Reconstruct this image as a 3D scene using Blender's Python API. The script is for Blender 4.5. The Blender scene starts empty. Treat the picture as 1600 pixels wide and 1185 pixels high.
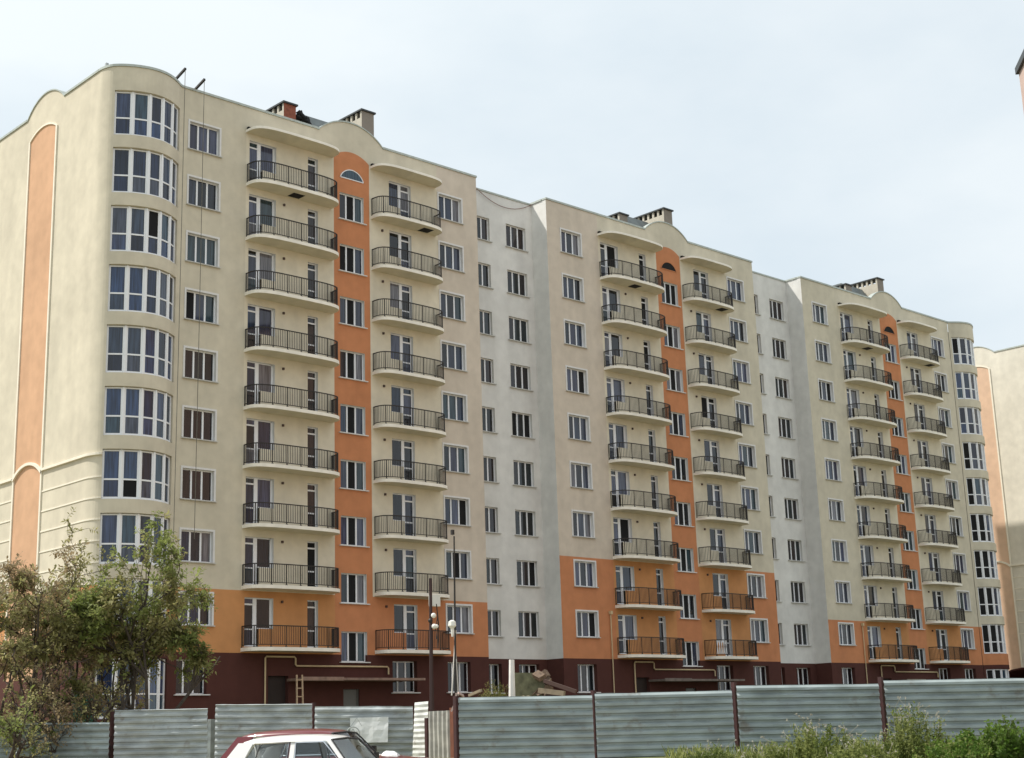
import bpy, math, random
from mathutils import Vector, Matrix, noise
R = random.Random(7)
PI = math.pi
# ------------------------------------------------------------------ camera
ZO = 31.7                                   # height of the top row's window heads above the site
CAM = Vector((-36.427, -61.855, -31.180 + ZO))
YAW, PITCH, ROLL, FPX = 0.7587972, 0.2375896, -0.0323080, 2300.23
FW = Vector((math.sin(YAW)*math.cos(PITCH), math.cos(YAW)*math.cos(PITCH), math.sin(PITCH)))
_r0 = Vector((math.cos(YAW), -math.sin(YAW), 0)); _u0 = _r0.cross(FW)
RT = _r0*math.cos(ROLL) + _u0*math.sin(ROLL)
UP = -_r0*math.sin(ROLL) + _u0*math.cos(ROLL)
scene = bpy.context.scene
COL = scene.collection
cd = bpy.data.cameras.new('camera'); cam = bpy.data.objects.new('camera', cd); COL.objects.link(cam)
cd.sensor_fit = 'HORIZONTAL'; cd.sensor_width = 36.0; cd.lens = FPX/1600*36; cd.clip_end = 6000; cd.clip_start = .1
M4 = Matrix.Identity(4)
for i in range(3):
    M4[i][0] = RT[i]; M4[i][1] = UP[i]; M4[i][2] = -FW[i]; M4[i][3] = CAM[i]
cam.matrix_world = M4
scene.camera = cam
# ------------------------------------------------------------------ sky
SUN_TRAVEL = Vector((.918, -1.0, -1.68)).normalized()
elev = math.asin(-SUN_TRAVEL.z); azim = math.atan2(-SUN_TRAVEL.x, -SUN_TRAVEL.y)
world = bpy.data.worlds.new("World"); scene.world = world; world.use_nodes = True
nt = world.node_tree; nt.nodes.clear()
def wn(t, **k):
    n = nt.nodes.new(t)
    for a, b in k.items(): setattr(n, a, b)
    return n
out = wn('ShaderNodeOutputWorld'); bg = wn('ShaderNodeBackground'); bg.inputs['Strength'].default_value = 0.1
sky = wn('ShaderNodeTexSky', sky_type='NISHITA', sun_disc=False, sun_elevation=elev, sun_rotation=azim % (2*PI))
sky.air_density = 1.0; sky.dust_density = 1.5
tc = wn('ShaderNodeTexCoord'); mp = wn('ShaderNodeMapping'); mp.inputs['Scale'].default_value = (1, 1, 2.2)
mp.inputs['Location'].default_value = (0.35, 0.1, 0.2)
n1 = wn('ShaderNodeTexNoise'); n1.inputs['Scale'].default_value = 2.3; n1.inputs['Detail'].default_value = 6; n1.inputs['Roughness'].default_value = .5
n2 = wn('ShaderNodeTexNoise'); n2.inputs['Scale'].default_value = 1.1; n2.inputs['Detail'].default_value = 3
r1 = wn('ShaderNodeValToRGB'); r1.color_ramp.elements[0].position = .30; r1.color_ramp.elements[0].color = (6.7, 7.75, 8.5, 1)
r1.color_ramp.elements[1].position = .54; r1.color_ramp.elements[1].color = (8.7, 9.35, 9.65, 1)
r2 = wn('ShaderNodeMapRange'); r2.inputs['From Min'].default_value = .35; r2.inputs['From Max'].default_value = .65
r2.inputs['To Min'].default_value = .88; r2.inputs['To Max'].default_value = 1.0
mx = wn('ShaderNodeMix', data_type='RGBA')
L = nt.links.new
L(tc.outputs['Generated'], mp.inputs['Vector']); L(mp.outputs[0], n1.inputs['Vector']); L(mp.outputs[0], n2.inputs['Vector'])
L(n1.outputs['Fac'], r1.inputs[0]); L(n2.outputs['Fac'], r2.inputs['Value'])
L(r2.outputs[0], mx.inputs[0]); L(sky.outputs[0], mx.inputs[6]); L(r1.outputs[0], mx.inputs[7])
L(mx.outputs[2], bg.inputs['Color']); L(bg.outputs[0], out.inputs['Surface'])
# ------------------------------------------------------------------ sun
sd = bpy.data.lights.new('sun', 'SUN'); sun = bpy.data.objects.new('sun', sd); COL.objects.link(sun)
sd.energy = 4.4; sd.angle = math.radians(1.0); sd.color = (1, .95, .87)
sun.rotation_euler = SUN_TRAVEL.to_track_quat('-Z', 'Y').to_euler(); sun.location = (-60, 60, 120)
scene.view_settings.view_transform = 'Standard'; scene.view_settings.look = 'None'
scene.view_settings.exposure = 0.12; scene.view_settings.gamma = 1.0; scene.view_settings.use_curve_mapping = False
scene.render.engine = 'CYCLES'
scene.cycles.max_bounces = 6; scene.cycles.diffuse_bounces = 3; scene.cycles.glossy_bounces = 3
scene.cycles.use_denoising = True

# ------------------------------------------------------------------ helpers
def ground_z(D, s=0):
    k = [(-400, -1.0), (22, -.92), (26, -.78), (29, -.68), (33.2, -.05), (36, 0), (9999, 0)]
    for (a, za), (b, zb) in zip(k, k[1:]):
        if D <= b:
            t = (D-a)/(b-a); return za + (zb-za)*t
    return 0
FH = Vector((math.sin(YAW), math.cos(YAW), 0)); RH = Vector((math.cos(YAW), -math.sin(YAW), 0))
def gpos(D, s, z=None):
    p = Vector((CAM.x, CAM.y, 0)) + FH*D + RH*s
    p.z = ground_z(D, s) if z is None else z
    return p
def at(px, py, D):
    """point seen at (px, py) of the 1600 px wide picture, D metres ahead along the ground"""
    d = FW + RT*((px-800)/FPX) + UP*((592.5-py)/FPX)
    return CAM + d*(D/d.dot(FH))
def lat(px, D):
    q = at(px, 1140, D) - CAM
    return q.dot(RH)

class MB:
    def __init__(s): s.v = []; s.f = []; s.m = []
    def add(s, vs, fs, m=0):
        o = len(s.v); s.v += [tuple(a) for a in vs]; s.f += [tuple(i+o for i in f) for f in fs]; s.m += [m]*len(fs); return s
    def quad(s, a, b, c, d, m=0): return s.add([a, b, c, d], [(0, 1, 2, 3)], m)
    def box(s, x0, x1, y0, y1, z0, z1, m=0):
        v = [(x, y, z) for z in (z0, z1) for y in (y0, y1) for x in (x0, x1)]
        return s.add(v, [(0, 2, 3, 1), (4, 5, 7, 6), (0, 1, 5, 4), (2, 6, 7, 3), (0, 4, 6, 2), (1, 3, 7, 5)], m)
    def tube(s, pts, r, n=6, m=0, cap=True):
        pts = [Vector(p) for p in pts]; rs = r if isinstance(r, (list, tuple)) else [r]*len(pts)
        vs = []; up = None
        for i, p in enumerate(pts):
            t = (pts[min(i+1, len(pts)-1)] - pts[max(i-1, 0)]).normalized()
            if up is None:
                up = Vector((0, 0, 1)) if abs(t.z) < .9 else Vector((1, 0, 0))
            a = t.cross(up)
            if a.length < 1e-5: a = t.orthogonal()
            a.normalize(); b = a.cross(t); up = b
            for k in range(n):
                q = 2*PI*(k+.5)/n; vs.append(p + (a*math.cos(q) + b*math.sin(q))*rs[i])
        fs = []
        for i in range(len(pts)-1):
            for k in range(n):
                k2 = (k+1) % n; fs.append((i*n+k, i*n+k2, (i+1)*n+k2, (i+1)*n+k))
        if cap:
            fs.append(tuple(range(n))[::-1]); fs.append(tuple((len(pts)-1)*n+k for k in range(n)))
        return s.add(vs, fs, m)
    def prism(s, poly, ax, lo, hi, m=0):
        """polygon in the plane across axis ax (0 x: (y,z), 1 y: (x,z), 2 z: (x,y)) swept from lo to hi"""
        def P(a, b, c): return [(c, a, b), (a, c, b), (a, b, c)][ax]
        n = len(poly); v = [P(a, b, lo) for a, b in poly] + [P(a, b, hi) for a, b in poly]
        f = [tuple(range(n))[::-1], tuple(range(n, 2*n))] + [(i, (i+1) % n, (i+1) % n+n, i+n) for i in range(n)]
        return s.add(v, f, m)
    def sphere(s, c, r, nu=10, nv=6, m=0, sc=(1, 1, 1)):
        vs = [(c[0], c[1], c[2]-r*sc[2])]
        for j in range(1, nv):
            ph = -PI/2 + PI*j/nv
            for i in range(nu):
                th = 2*PI*i/nu; vs.append((c[0]+r*sc[0]*math.cos(ph)*math.cos(th), c[1]+r*sc[1]*math.cos(ph)*math.sin(th), c[2]+r*sc[2]*math.sin(ph)))
        vs.append((c[0], c[1], c[2]+r*sc[2])); f = []
        for i in range(nu):
            f.append((0, 1+(i+1) % nu, 1+i))
            for j in range(nv-2):
                a = 1+j*nu; f.append((a+i, a+(i+1) % nu, a+nu+(i+1) % nu, a+nu+i))
            f.append((1+(nv-2)*nu+i, 1+(nv-2)*nu+(i+1) % nu, len(vs)-1))
        return s.add(vs, f, m)
    def mesh(s, name, mats, smooth=False, fix=True):
        me = bpy.data.meshes.new(name); me.from_pydata(s.v, [], s.f)
        for m in (mats if isinstance(mats, (list, tuple)) else [mats]): me.materials.append(m)
        me.polygons.foreach_set('material_index', s.m)
        if smooth: me.polygons.foreach_set('use_smooth', [True]*len(s.f))
        me.update()
        if fix:
            import bmesh
            b = bmesh.new(); b.from_mesh(me); bmesh.ops.recalc_face_normals(b, faces=b.faces); b.to_mesh(me); b.free()
        return me
    def build(s, name, mats, parent=None, loc=(0, 0, 0), smooth=False, fix=True):
        return put(name, s.mesh(name, mats, smooth, fix), parent, loc)
def put(name, me, parent=None, loc=(0, 0, 0), rot=None):
    o = bpy.data.objects.new(name, me); COL.objects.link(o); o.location = loc
    if rot: o.rotation_euler = rot
    if parent: o.parent = parent
    return o
def tag(o, label=None, cat=None, group=None, kind=None):
    if label: o['label'] = label
    if cat: o['category'] = cat
    if group: o['group'] = group
    if kind: o['kind'] = kind
    return o
def thing(name, label, cat, loc=(0, 0, 0), rz=0, group=None):
    o = bpy.data.objects.new(name, None); COL.objects.link(o); o.location = loc; o.rotation_euler = (0, 0, rz)
    o.empty_display_size = .2
    return tag(o, label, cat, group)
def copy_tree(o, parent=None):
    c = o.copy(); COL.objects.link(c)
    if parent: c.parent = parent
    for ch in list(o.children): copy_tree(ch, c)
    return c

# ------------------------------------------------------------------ materials
def new_mat(name):
    m = bpy.data.materials.new(name); m.use_nodes = True
    t = m.node_tree; b = t.nodes['Principled BSDF']; return m, t, b
def plain(name, col, rough=.6, metal=0, var=.0, scale=4, spec=.5):
    m, t, b = new_mat(name)
    b.inputs['Roughness'].default_value = rough; b.inputs['Metallic'].default_value = metal
    b.inputs['Specular IOR Level'].default_value = spec
    b.inputs['Base Color'].default_value = (*col, 1)
    if var:
        noise_col(t, b, col, var, scale)
    return m
def noise_col(t, b, col, var, scale, detail=5, coord='Object', stretch=(1, 1, 1)):
    tc = t.nodes.new('ShaderNodeTexCoord'); mp = t.nodes.new('ShaderNodeMapping'); mp.inputs['Scale'].default_value = stretch
    n = t.nodes.new('ShaderNodeTexNoise'); n.inputs['Scale'].default_value = scale; n.inputs['Detail'].default_value = detail
    r = t.nodes.new('ShaderNodeMapRange'); r.inputs['From Min'].default_value = .3; r.inputs['From Max'].default_value = .7
    r.inputs['To Min'].default_value = 1-var; r.inputs['To Max'].default_value = 1+var
    v = t.nodes.new('ShaderNodeVectorMath'); v.operation = 'SCALE'; v.inputs[0].default_value = col
    t.links.new(tc.outputs[coord], mp.inputs[0]); t.links.new(mp.outputs[0], n.inputs['Vector'])
    t.links.new(n.outputs['Fac'], r.inputs['Value']); t.links.new(r.outputs[0], v.inputs['Scale']); t.links.new(v.outputs[0], b.inputs['Base Color'])
    return n, v
def stucco(name, col, streak=.035, bump=.25):
    m, t, b = new_mat(name); b.inputs['Roughness'].default_value = .92; b.inputs['Specular IOR Level'].default_value = .25
    tc = t.nodes.new('ShaderNodeTexCoord')
    def nz(scale, st, det=4):
        mp = t.nodes.new('ShaderNodeMapping'); mp.inputs['Scale'].default_value = st
        n = t.nodes.new('ShaderNodeTexNoise'); n.inputs['Scale'].default_value = scale; n.inputs['Detail'].default_value = det
        t.links.new(tc.outputs['Object'], mp.inputs[0]); t.links.new(mp.outputs[0], n.inputs['Vector']); return n
    a = nz(.35, (1, 1, 1)); c = nz(1.1, (1, 1, .12), 7); d = nz(1.7, (1, 1, 1), 10)
    def mr(n, v):
        r = t.nodes.new('ShaderNodeMapRange'); r.inputs['From Min'].default_value = .3; r.inputs['From Max'].default_value = .7
        r.inputs['To Min'].default_value = 1-v; r.inputs['To Max'].default_value = 1+v; t.links.new(n.outputs['Fac'], r.inputs['Value']); return r
    x = mr(a, .06); y = mr(c, streak*1.4); w = mr(d, .065)
    m1 = t.nodes.new('ShaderNodeMath'); m1.operation = 'MULTIPLY'; m2 = t.nodes.new('ShaderNodeMath'); m2.operation = 'MULTIPLY'
    t.links.new(x.outputs[0], m1.inputs[0]); t.links.new(y.outputs[0], m1.inputs[1]); t.links.new(m1.outputs[0], m2.inputs[0]); t.links.new(w.outputs[0], m2.inputs[1])
    v = t.nodes.new('ShaderNodeVectorMath'); v.operation = 'SCALE'; v.inputs[0].default_value = col
    t.links.new(m2.outputs[0], v.inputs['Scale']); t.links.new(v.outputs[0], b.inputs['Base Color'])
    bp = t.nodes.new('ShaderNodeBump'); bp.inputs['Strength'].default_value = bump; bp.inputs['Distance'].default_value = .01
    n = nz(60, (1, 1, 1), 3); t.links.new(n.outputs['Fac'], bp.inputs['Height']); t.links.new(bp.outputs[0], b.inputs['Normal'])
    return m
def glass_mat(name, cols):
    """window glass: dark room, curtain or bluish sky reflection put in the base colour, picked per pane"""
    m, t, b = new_mat(name); b.inputs['Roughness'].default_value = .04; b.inputs['Specular IOR Level'].default_value = .6
    oi = t.nodes.new('ShaderNodeObjectInfo'); r = t.nodes.new('ShaderNodeValToRGB'); r.color_ramp.interpolation = 'CONSTANT'
    e = r.color_ramp.elements
    while len(e) < len(cols): e.new(.5)
    for i, c in enumerate(cols): e[i].position = i/len(cols); e[i].color = (*c, 1)
    tc = t.nodes.new('ShaderNodeTexCoord'); mp = t.nodes.new('ShaderNodeMapping'); mp.inputs['Scale'].default_value = (7, 7, .35)
    n = t.nodes.new('ShaderNodeTexNoise'); n.inputs['Scale'].default_value = 2.0; n.inputs['Detail'].default_value = 3
    va = t.nodes.new('ShaderNodeVectorMath'); va.operation = 'ADD'
    s = t.nodes.new('ShaderNodeVectorMath'); s.operation = 'SCALE'
    mr = t.nodes.new('ShaderNodeMapRange'); mr.inputs['From Min'].default_value = .3; mr.inputs['From Max'].default_value = .7; mr.inputs['To Min'].default_value = .35; mr.inputs['To Max'].default_value = 1.6
    t.links.new(tc.outputs['Object'], va.inputs[0]); t.links.new(oi.outputs['Location'], va.inputs[1]); t.links.new(va.outputs[0], mp.inputs[0]); t.links.new(mp.outputs[0], n.inputs['Vector']); t.links.new(n.outputs['Fac'], mr.inputs['Value'])
    t.links.new(oi.outputs['Random'], r.inputs[0]); t.links.new(r.outputs[0], s.inputs[0]); t.links.new(mr.outputs[0], s.inputs['Scale']); t.links.new(s.outputs[0], b.inputs['Base Color'])
    return m
BEIGE = stucco('beige_stucco', (.615, .56, .445))
TANW = stucco('tan_stucco', (.62, .54, .45))
PALE = stucco('hazed_stucco', (.67, .63, .54)); PALEO = stucco('hazed_apricot_stucco', (.66, .46, .33))  # far block's tones, paled in the colour for haze, distance and sunlight
CREAM = stucco('cream_stucco', (.70, .635, .505))
WHITE = stucco('white_stucco', (.70, .69, .665))
ORANGE = stucco('orange_stucco', (.56, .235, .112))
APRICOT = stucco('apricot_stucco', (.57, .275, .115))
TAN = stucco('apricot_panel_stucco', (.60, .365, .225))
BROWN = stucco('brown_stucco', (.085, .032, .026))
TRIM = plain('white_moulding', (.80, .74, .62), .8, var=.05, scale=3)
PVC = plain('white_window_plastic', (.84, .85, .88), .35, spec=.4)
REVEAL = plain('white_reveal', (.72, .71, .70), .8, var=.04)
SILL = plain('grey_sill', (.52, .51, .48), .6, var=.1)
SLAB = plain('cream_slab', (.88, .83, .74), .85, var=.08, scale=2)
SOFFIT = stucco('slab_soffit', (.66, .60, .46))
IRON = plain('dark_iron', (.016, .012, .010), .6)
CAPM = plain('dark_roof_metal', (.03, .035, .035), .5)
COPING = plain('coping_metal', (.42, .45, .41), .45, .3, var=.12)
ROOFG = plain('grey_sheet_roof', (.17, .19, .19), .6, .2, var=.2, scale=2)
ROOFD = plain('bitumen_roof', (.06, .06, .06), .9, var=.2)
BRICK = plain('red_brick_stack', (.24, .075, .045), .9, var=.25, scale=6)
STACK = stucco('stack_stucco', (.52, .48, .40))
STACKF = stucco('shaded_stack_front', (.26, .23, .20))  # stack fronts: shading put into a darker colour
PIPE = plain('yellow_gas_pipe', (.58, .46, .27), .5, var=.08)
GLASS = glass_mat('window_glass', [(.018, .028, .055), (.032, .032, .060), (.010, .014, .022), (.055, .062, .11), (.024, .044, .055), (.006, .007, .010), (.035, .042, .070), (.13, .125, .14), (.012, .012, .016), (.024, .030, .052)])
GLASSB = glass_mat('bay_glass', [(.026, .050, .12), (.036, .052, .11), (.030, .060, .090), (.030, .046, .080), (.014, .024, .060), (.010, .014, .030), (.05, .06, .09)])  # bluer tones put the sky's reflection into the base colour
GLASSD = glass_mat('dark_glass', [(.008, .009, .011), (.016, .013, .016), (.012, .018, .022), (.02, .012, .012)])
BLACK = plain('dark_interior', (.004, .004, .005), .9)
DOORG = plain('grey_steel_door', (.13, .135, .13), .5, .3)
WOOD = plain('weathered_wood', (.42, .30, .19), .8, var=.25, scale=9)

# ------------------------------------------------------------------ ground (one sheet)
def make_ground():
    mb = MB()
    Ds = [-1500, -300, -60, 0, 14, 20, 22, 24, 26, 27.5, 29, 30, 31, 32, 33.2, 34.5, 36, 40, 46, 55, 70, 110, 200, 500, 3000]
    Ss = [-2500, -600, -200, -90, -50, -30, -20, -14, -10, -6, -3, 0, 3, 6, 9, 12, 16, 22, 32, 55, 100, 220, 600, 2500]
    for D in Ds:
        for s in Ss:
            p = gpos(D, s); p.z += .05*noise.noise(Vector((D*.31, s*.27, 3)))*(1 if 0 < D < 45 else 0); mb.v.append(tuple(p))
    n = len(Ss)
    for i in range(len(Ds)-1):
        for j in range(n-1): mb.f.append((i*n+j, i*n+j+1, (i+1)*n+j+1, (i+1)*n+j)); mb.m.append(0)
    m, t, b = new_mat('dry_soil_and_grass'); b.inputs['Roughness'].default_value = .95; b.inputs['Specular IOR Level'].default_value = .1
    tc = t.nodes.new('ShaderNodeTexCoord'); n1 = t.nodes.new('ShaderNodeTexNoise'); n1.inputs['Scale'].default_value = .35; n1.inputs['Detail'].default_value = 8
    r = t.nodes.new('ShaderNodeValToRGB'); r.color_ramp.elements[0].position = .4; r.color_ramp.elements[0].color = (.30, .25, .18, 1)
    r.color_ramp.elements[1].position = .62; r.color_ramp.elements[1].color = (.13, .145, .06, 1)
    t.links.new(tc.outputs['Object'], n1.inputs['Vector']); t.links.new(n1.outputs['Fac'], r.inputs[0]); t.links.new(r.outputs[0], b.inputs['Base Color'])
    o = mb.build('ground', m, fix=False); tag(o, 'dusty ground with dry grass running up to the fence and the apartment block', kind='structure')
make_ground()

# ------------------------------------------------------------------ the apartment block
SEC = 26.79; YR = 1.35; DEPTH = 14.0
blk = thing('apartment_building', 'long ten-storey beige, white and orange apartment block with curved iron balconies', 'building', (0, 0, 0))
def zz(z): return z + ZO
def rowz(r): return ZO - 3.0*(r-1)                      # window head of row r (1 top .. 9)
ZB = zz(-26.87); ZPAR = zz(1.62); ZCOP = zz(1.74)

def wall_rect(mb, x0, x1, z0, z1, y, holes, depth=.2, m=0, mr=1):
    """front face of a wall at y with rectangular openings and their reveals"""
    xs = sorted({x0, x1, *[h for o in holes for h in (o[0], o[1]) if x0 < h < x1]})
    zs = sorted({z0, z1, *[h for o in holes for h in (o[2], o[3]) if z0 < h < z1]})
    def inh(x, z): return any(a < x < b and c < z < d for a, b, c, d in holes)
    # merge cells along x
    for k in range(len(zs)-1):
        zc = (zs[k]+zs[k+1])/2; st = None
        for i in range(len(xs)):
            solid = i < len(xs)-1 and not inh((xs[i]+xs[i+1])/2, zc)
            if solid and st is None: st = xs[i]
            if not solid and st is not None:
                mb.quad((st, y, zs[k]), (xs[i], y, zs[k]), (xs[i], y, zs[k+1]), (st, y, zs[k+1]), m); st = None
    for a, b, c, d in holes:
        lo, hi = max(c, z0), min(d, z1); L_, R_ = max(a, x0), min(b, x1)
        if lo >= hi or L_ >= R_: continue
        def solid(x, z): return not inh(x, z)
        yb = y+depth
        if a >= x0 and solid(a-1e-3, (lo+hi)/2): mb.quad((a, y, lo), (a, yb, lo), (a, yb, hi), (a, y, hi), mr)
        if b <= x1 and solid(b+1e-3, (lo+hi)/2): mb.quad((b, y, lo), (b, y, hi), (b, yb, hi), (b, yb, lo), mr)
        if d <= z1 and solid((a+b)/2, d+1e-3): mb.quad((L_, y, d), (L_, yb, d), (R_, yb, d), (R_, y, d), mr)
        if c >= z0 and solid((a+b)/2, c-1e-3): mb.quad((L_, y, c), (R_, y, c), (R_, yb, c), (L_, yb, c), mr)

# ---- window kinds, each built once; copies share the meshes
def frame_window(w, h, cols, bar=.055, mull=.09, t=.06, transom=None):
    """frame in the opening's plane; origin at the opening's top left corner, front at y=0"""
    mb = MB(); e = .004
    mb.box(-e, bar, 0, t, -h-e, e); mb.box(w-bar, w+e, 0, t, -h-e, e)
    mb.box(bar, w-bar, 0, t, -bar, e); mb.box(bar, w-bar, 0, t, -h-e, -h+bar)
    xs = [bar]
    for c in cols:
        mb.box(c-mull/2, c+mull/2, -.012, t, -h+bar, -bar); xs += [c-mull/2, c+mull/2]
    xs.append(w-bar)
    return mb, [(xs[i], xs[i+1]) for i in range(0, len(xs), 2)]
def pane_mesh(x0, x1, z0, z1, mat, y=.03, name='pane'):
    return MB().box(x0, x1, y, y+.012, z0, z1).mesh(name, mat)
WINW, WINH = 1.76, 1.5
def make_window(w, h, cols, trim='full', glass=None, sillm=None, depth=.17):
    glass = glass or GLASS
    mb, spans = frame_window(w, h, cols)
    root = mb.build('window', PVC, blk)
    for a, b in spans:
        put('pane', pane_mesh(a, b, -h+.055, -.055, glass), root)
    if trim == 'full':
        q = MB(); d = depth
        q.box(-.10, w+.10, -d-.035, -d-.001, .002, .10); q.box(-.10, -.002, -d-.035, -d-.001, -h, .002); q.box(w+.002, w+.10, -d-.035, -d-.001, -h, .002)
        q.build('surround', REVEAL, root)
    s = MB(); s.box(-.12, w+.14, -depth-.12, -.002, -h-.055, -h-.006); s.build('sill', sillm or SILL, root)
    return root
W3 = make_window(WINW, WINH, (WINW/3, WINW*2/3))
W3W = make_window(1.68, WINH, (.56, 1.12), trim='none', glass=GLASSD)
W3O = make_window(1.66, 1.54, (.55, 1.11), trim='none', sillm=REVEAL)
W3G = make_window(1.65, 1.62, (.52, 1.06), trim='none', glass=GLASSD, sillm=REVEAL, depth=.27)
def make_door_l():
    mb = MB(); t = .06; b = .05                           # door left, window right
    mb.box(-.004, b, 0, t, -2.38, .004); mb.box(.58, .80, -.01, t, -2.38, .004)
    mb.box(b, .58, 0, t, -.05, .004); mb.box(b, .58, 0, t, -.36, -.28); mb.box(b, .58, 0, t, -1.56, -1.50); mb.box(b, .58, 0, t, -2.38, -2.30)
    mb.box(.80, 1.63, 0, t, -.05, .004); mb.box(.80, 1.63, 0, t, -1.504, -1.45); mb.box(1.57, 1.684, 0, t, -1.504, .004)
    r = mb.build('balcony_door', PVC, blk)
    for a, c, z0, z1 in [(b, .58, -.28, -.05), (b, .58, -1.50, -.36), (b, .58, -2.30, -1.56), (.80, 1.57, -1.45, -.05)]:
        put('pane', pane_mesh(a, c, z0, z1, GLASS), r)
    return r
def make_door_n():
    mb = MB(); t = .06; b = .05; w = .66
    mb.box(-.004, b, 0, t, -2.38, .004); mb.box(w-.07, w+.004, 0, t, -2.38, .004)
    for z0, z1 in [(-.05, .004), (-.38, -.30), (-1.56, -1.49), (-2.38, -2.30)]: mb.box(b, w-.07, 0, t, z0, z1)
    r = mb.build('balcony_door', PVC, blk)
    for z0, z1 in [(-.30, -.05), (-1.49, -.38), (-2.30, -1.56)]: put('pane', pane_mesh(b, w-.07, z0, z1, GLASSD), r)
    return r
def make_door_r():
    mb = MB(); t = .06; b = .05                           # window left, door right; opening 0..1.6
    mb.box(-.004, b, 0, t, -1.504, .004); mb.box(b, .80, 0, t, -.05, .004); mb.box(b, .80, 0, t, -1.504, -1.44)
    mb.box(.78, .98, -.01, t, -2.38, .004); mb.box(1.53, 1.604, 0, t, -2.38, .004)
    for z0, z1 in [(-.05, .004), (-.40, -.32), (-1.56, -1.49), (-2.38, -2.30)]: mb.box(.98, 1.53, 0, t, z0, z1)
    r = mb.build('balcony_door', PVC, blk)
    for a, c, z0, z1 in [(b, .78, -1.44, -.05), (.98, 1.53, -.32, -.05), (.98, 1.53, -1.49, -.40), (.98, 1.53, -2.30, -1.56)]:
        put('pane', pane_mesh(a, c, z0, z1, GLASS), r)
    return r
DL, DN, DR = make_door_l(), make_door_n(), make_door_r()
_first = set()
_bk = {}
def black_copy(me):
    if me.name not in _bk: _bk[me.name] = me.copy(); _bk[me.name].materials[0] = BLACK
    return _bk[me.name]
def place(proto, x, y, z):
    if proto.name in _first: o = copy_tree(proto, blk)
    else: o = proto; _first.add(proto.name)
    o.location = (x, y, z)
    for ch in o.children:
        if ch.name.startswith('pane'):
            if proto is not W3G and R.random() < .05: ch.data = black_copy(ch.data)
            ch.rotation_euler = (R.uniform(-.006, .006), 0, R.uniform(-.012, .012))
    return o
def swap_pane(o, i, mat):
    ps = [c for c in o.children if c.name.startswith('pane')]
    ps[i].data = ps[i].data.copy(); ps[i].data.materials[0] = mat

# ---- curved balconies
def super_path(a, d, n=4, N=36):
    pts = []
    for i in range(400):
        t = PI*i/399; c, s = math.cos(t), math.sin(t)
        pts.append(Vector((-a*math.copysign(abs(c)**(2/n), c), -d*abs(s)**(2/n), 0)))
    L_ = [0]
    for p, q in zip(pts, pts[1:]): L_.append(L_[-1]+(q-p).length)
    res = []; j = 0
    for k in range(N+1):
        g = L_[-1]*k/N
        while j < len(L_)-2 and L_[j+1] < g: j += 1
        f = (g-L_[j])/max(1e-9, L_[j+1]-L_[j]); res.append(pts[j].lerp(pts[j+1], f))
    return res, L_[-1]
def slab_mesh(a, d, z0, z1, name, lip=.0):
    path, _ = super_path(a, d); mb = MB(); n = len(path)
    v = [(p.x, p.y, z0) for p in path] + [(p.x, p.y, z1) for p in path]
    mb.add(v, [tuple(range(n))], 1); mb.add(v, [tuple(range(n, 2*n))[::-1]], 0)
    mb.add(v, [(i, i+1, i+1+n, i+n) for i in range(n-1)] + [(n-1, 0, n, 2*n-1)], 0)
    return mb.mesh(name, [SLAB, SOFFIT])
def rail_mesh(a, d, h=1.03):
    a -= .07; d -= .07; mb = MB()
    path, ln = super_path(a, d, 4, 30)
    mb.tube([p+Vector((0, 0, h)) for p in path], .034, 4); mb.tube([p+Vector((0, 0, .12)) for p in path], .024, 4)
    N = int(ln/.105); fine, _ = super_path(a, d, 4, N)
    for i, p in enumerate(fine):
        r = .0175
        if i % 8 == 0:
            r = .02; mb.box(p.x-.02, p.x+.02, p.y-.02, p.y+.02, 0, h)
            mb.box(p.x-.045, p.x+.045, p.y-.055, p.y+.03, -.09, .03)
        else:
            q = [(p.x-r, p.y, 0), (p.x, p.y-r, 0), (p.x+r, p.y, 0), (p.x, p.y+r, 0)]
            mb.add([(x, y, .12) for x, y, _ in q]+[(x, y, h) for x, y, _ in q], [(k, (k+1) % 4, (k+1) % 4+4, k+4) for k in range(4)])
    return mb.mesh('railing', IRON)
AL, DLd, AR, DRd = 2.77, 1.22, 2.37, 1.10
CXL, CXR = 6.27, 14.09
slabL = slab_mesh(AL, DLd, -2.81, -2.635, 'balcony'); slabR = slab_mesh(AR, DRd, -2.81, -2.635, 'balcony')
railL, railR = rail_mesh(AL, DLd), rail_mesh(AR, DRd)
canL = slab_mesh(AL+.04, DLd+.04, .18, .32, 'canopy'); canR = slab_mesh(AR+.05, DRd+.04, .18, .32, 'canopy')
hatch_me = MB().box(-.36, .36, -.30, .30, -.012, 0).mesh('hatch', BLACK)
lamp_me = MB().box(-.05, .05, -.09, 0, -.06, .06).mesh('wall_lamp', plain('brown_plastic', (.06, .03, .02), .5))
notch_me = MB().box(0, .34, -.16, 0, 0, .17).mesh('dark_notch', BLACK)  # black box for the dark notch at each canopy's left end

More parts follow.
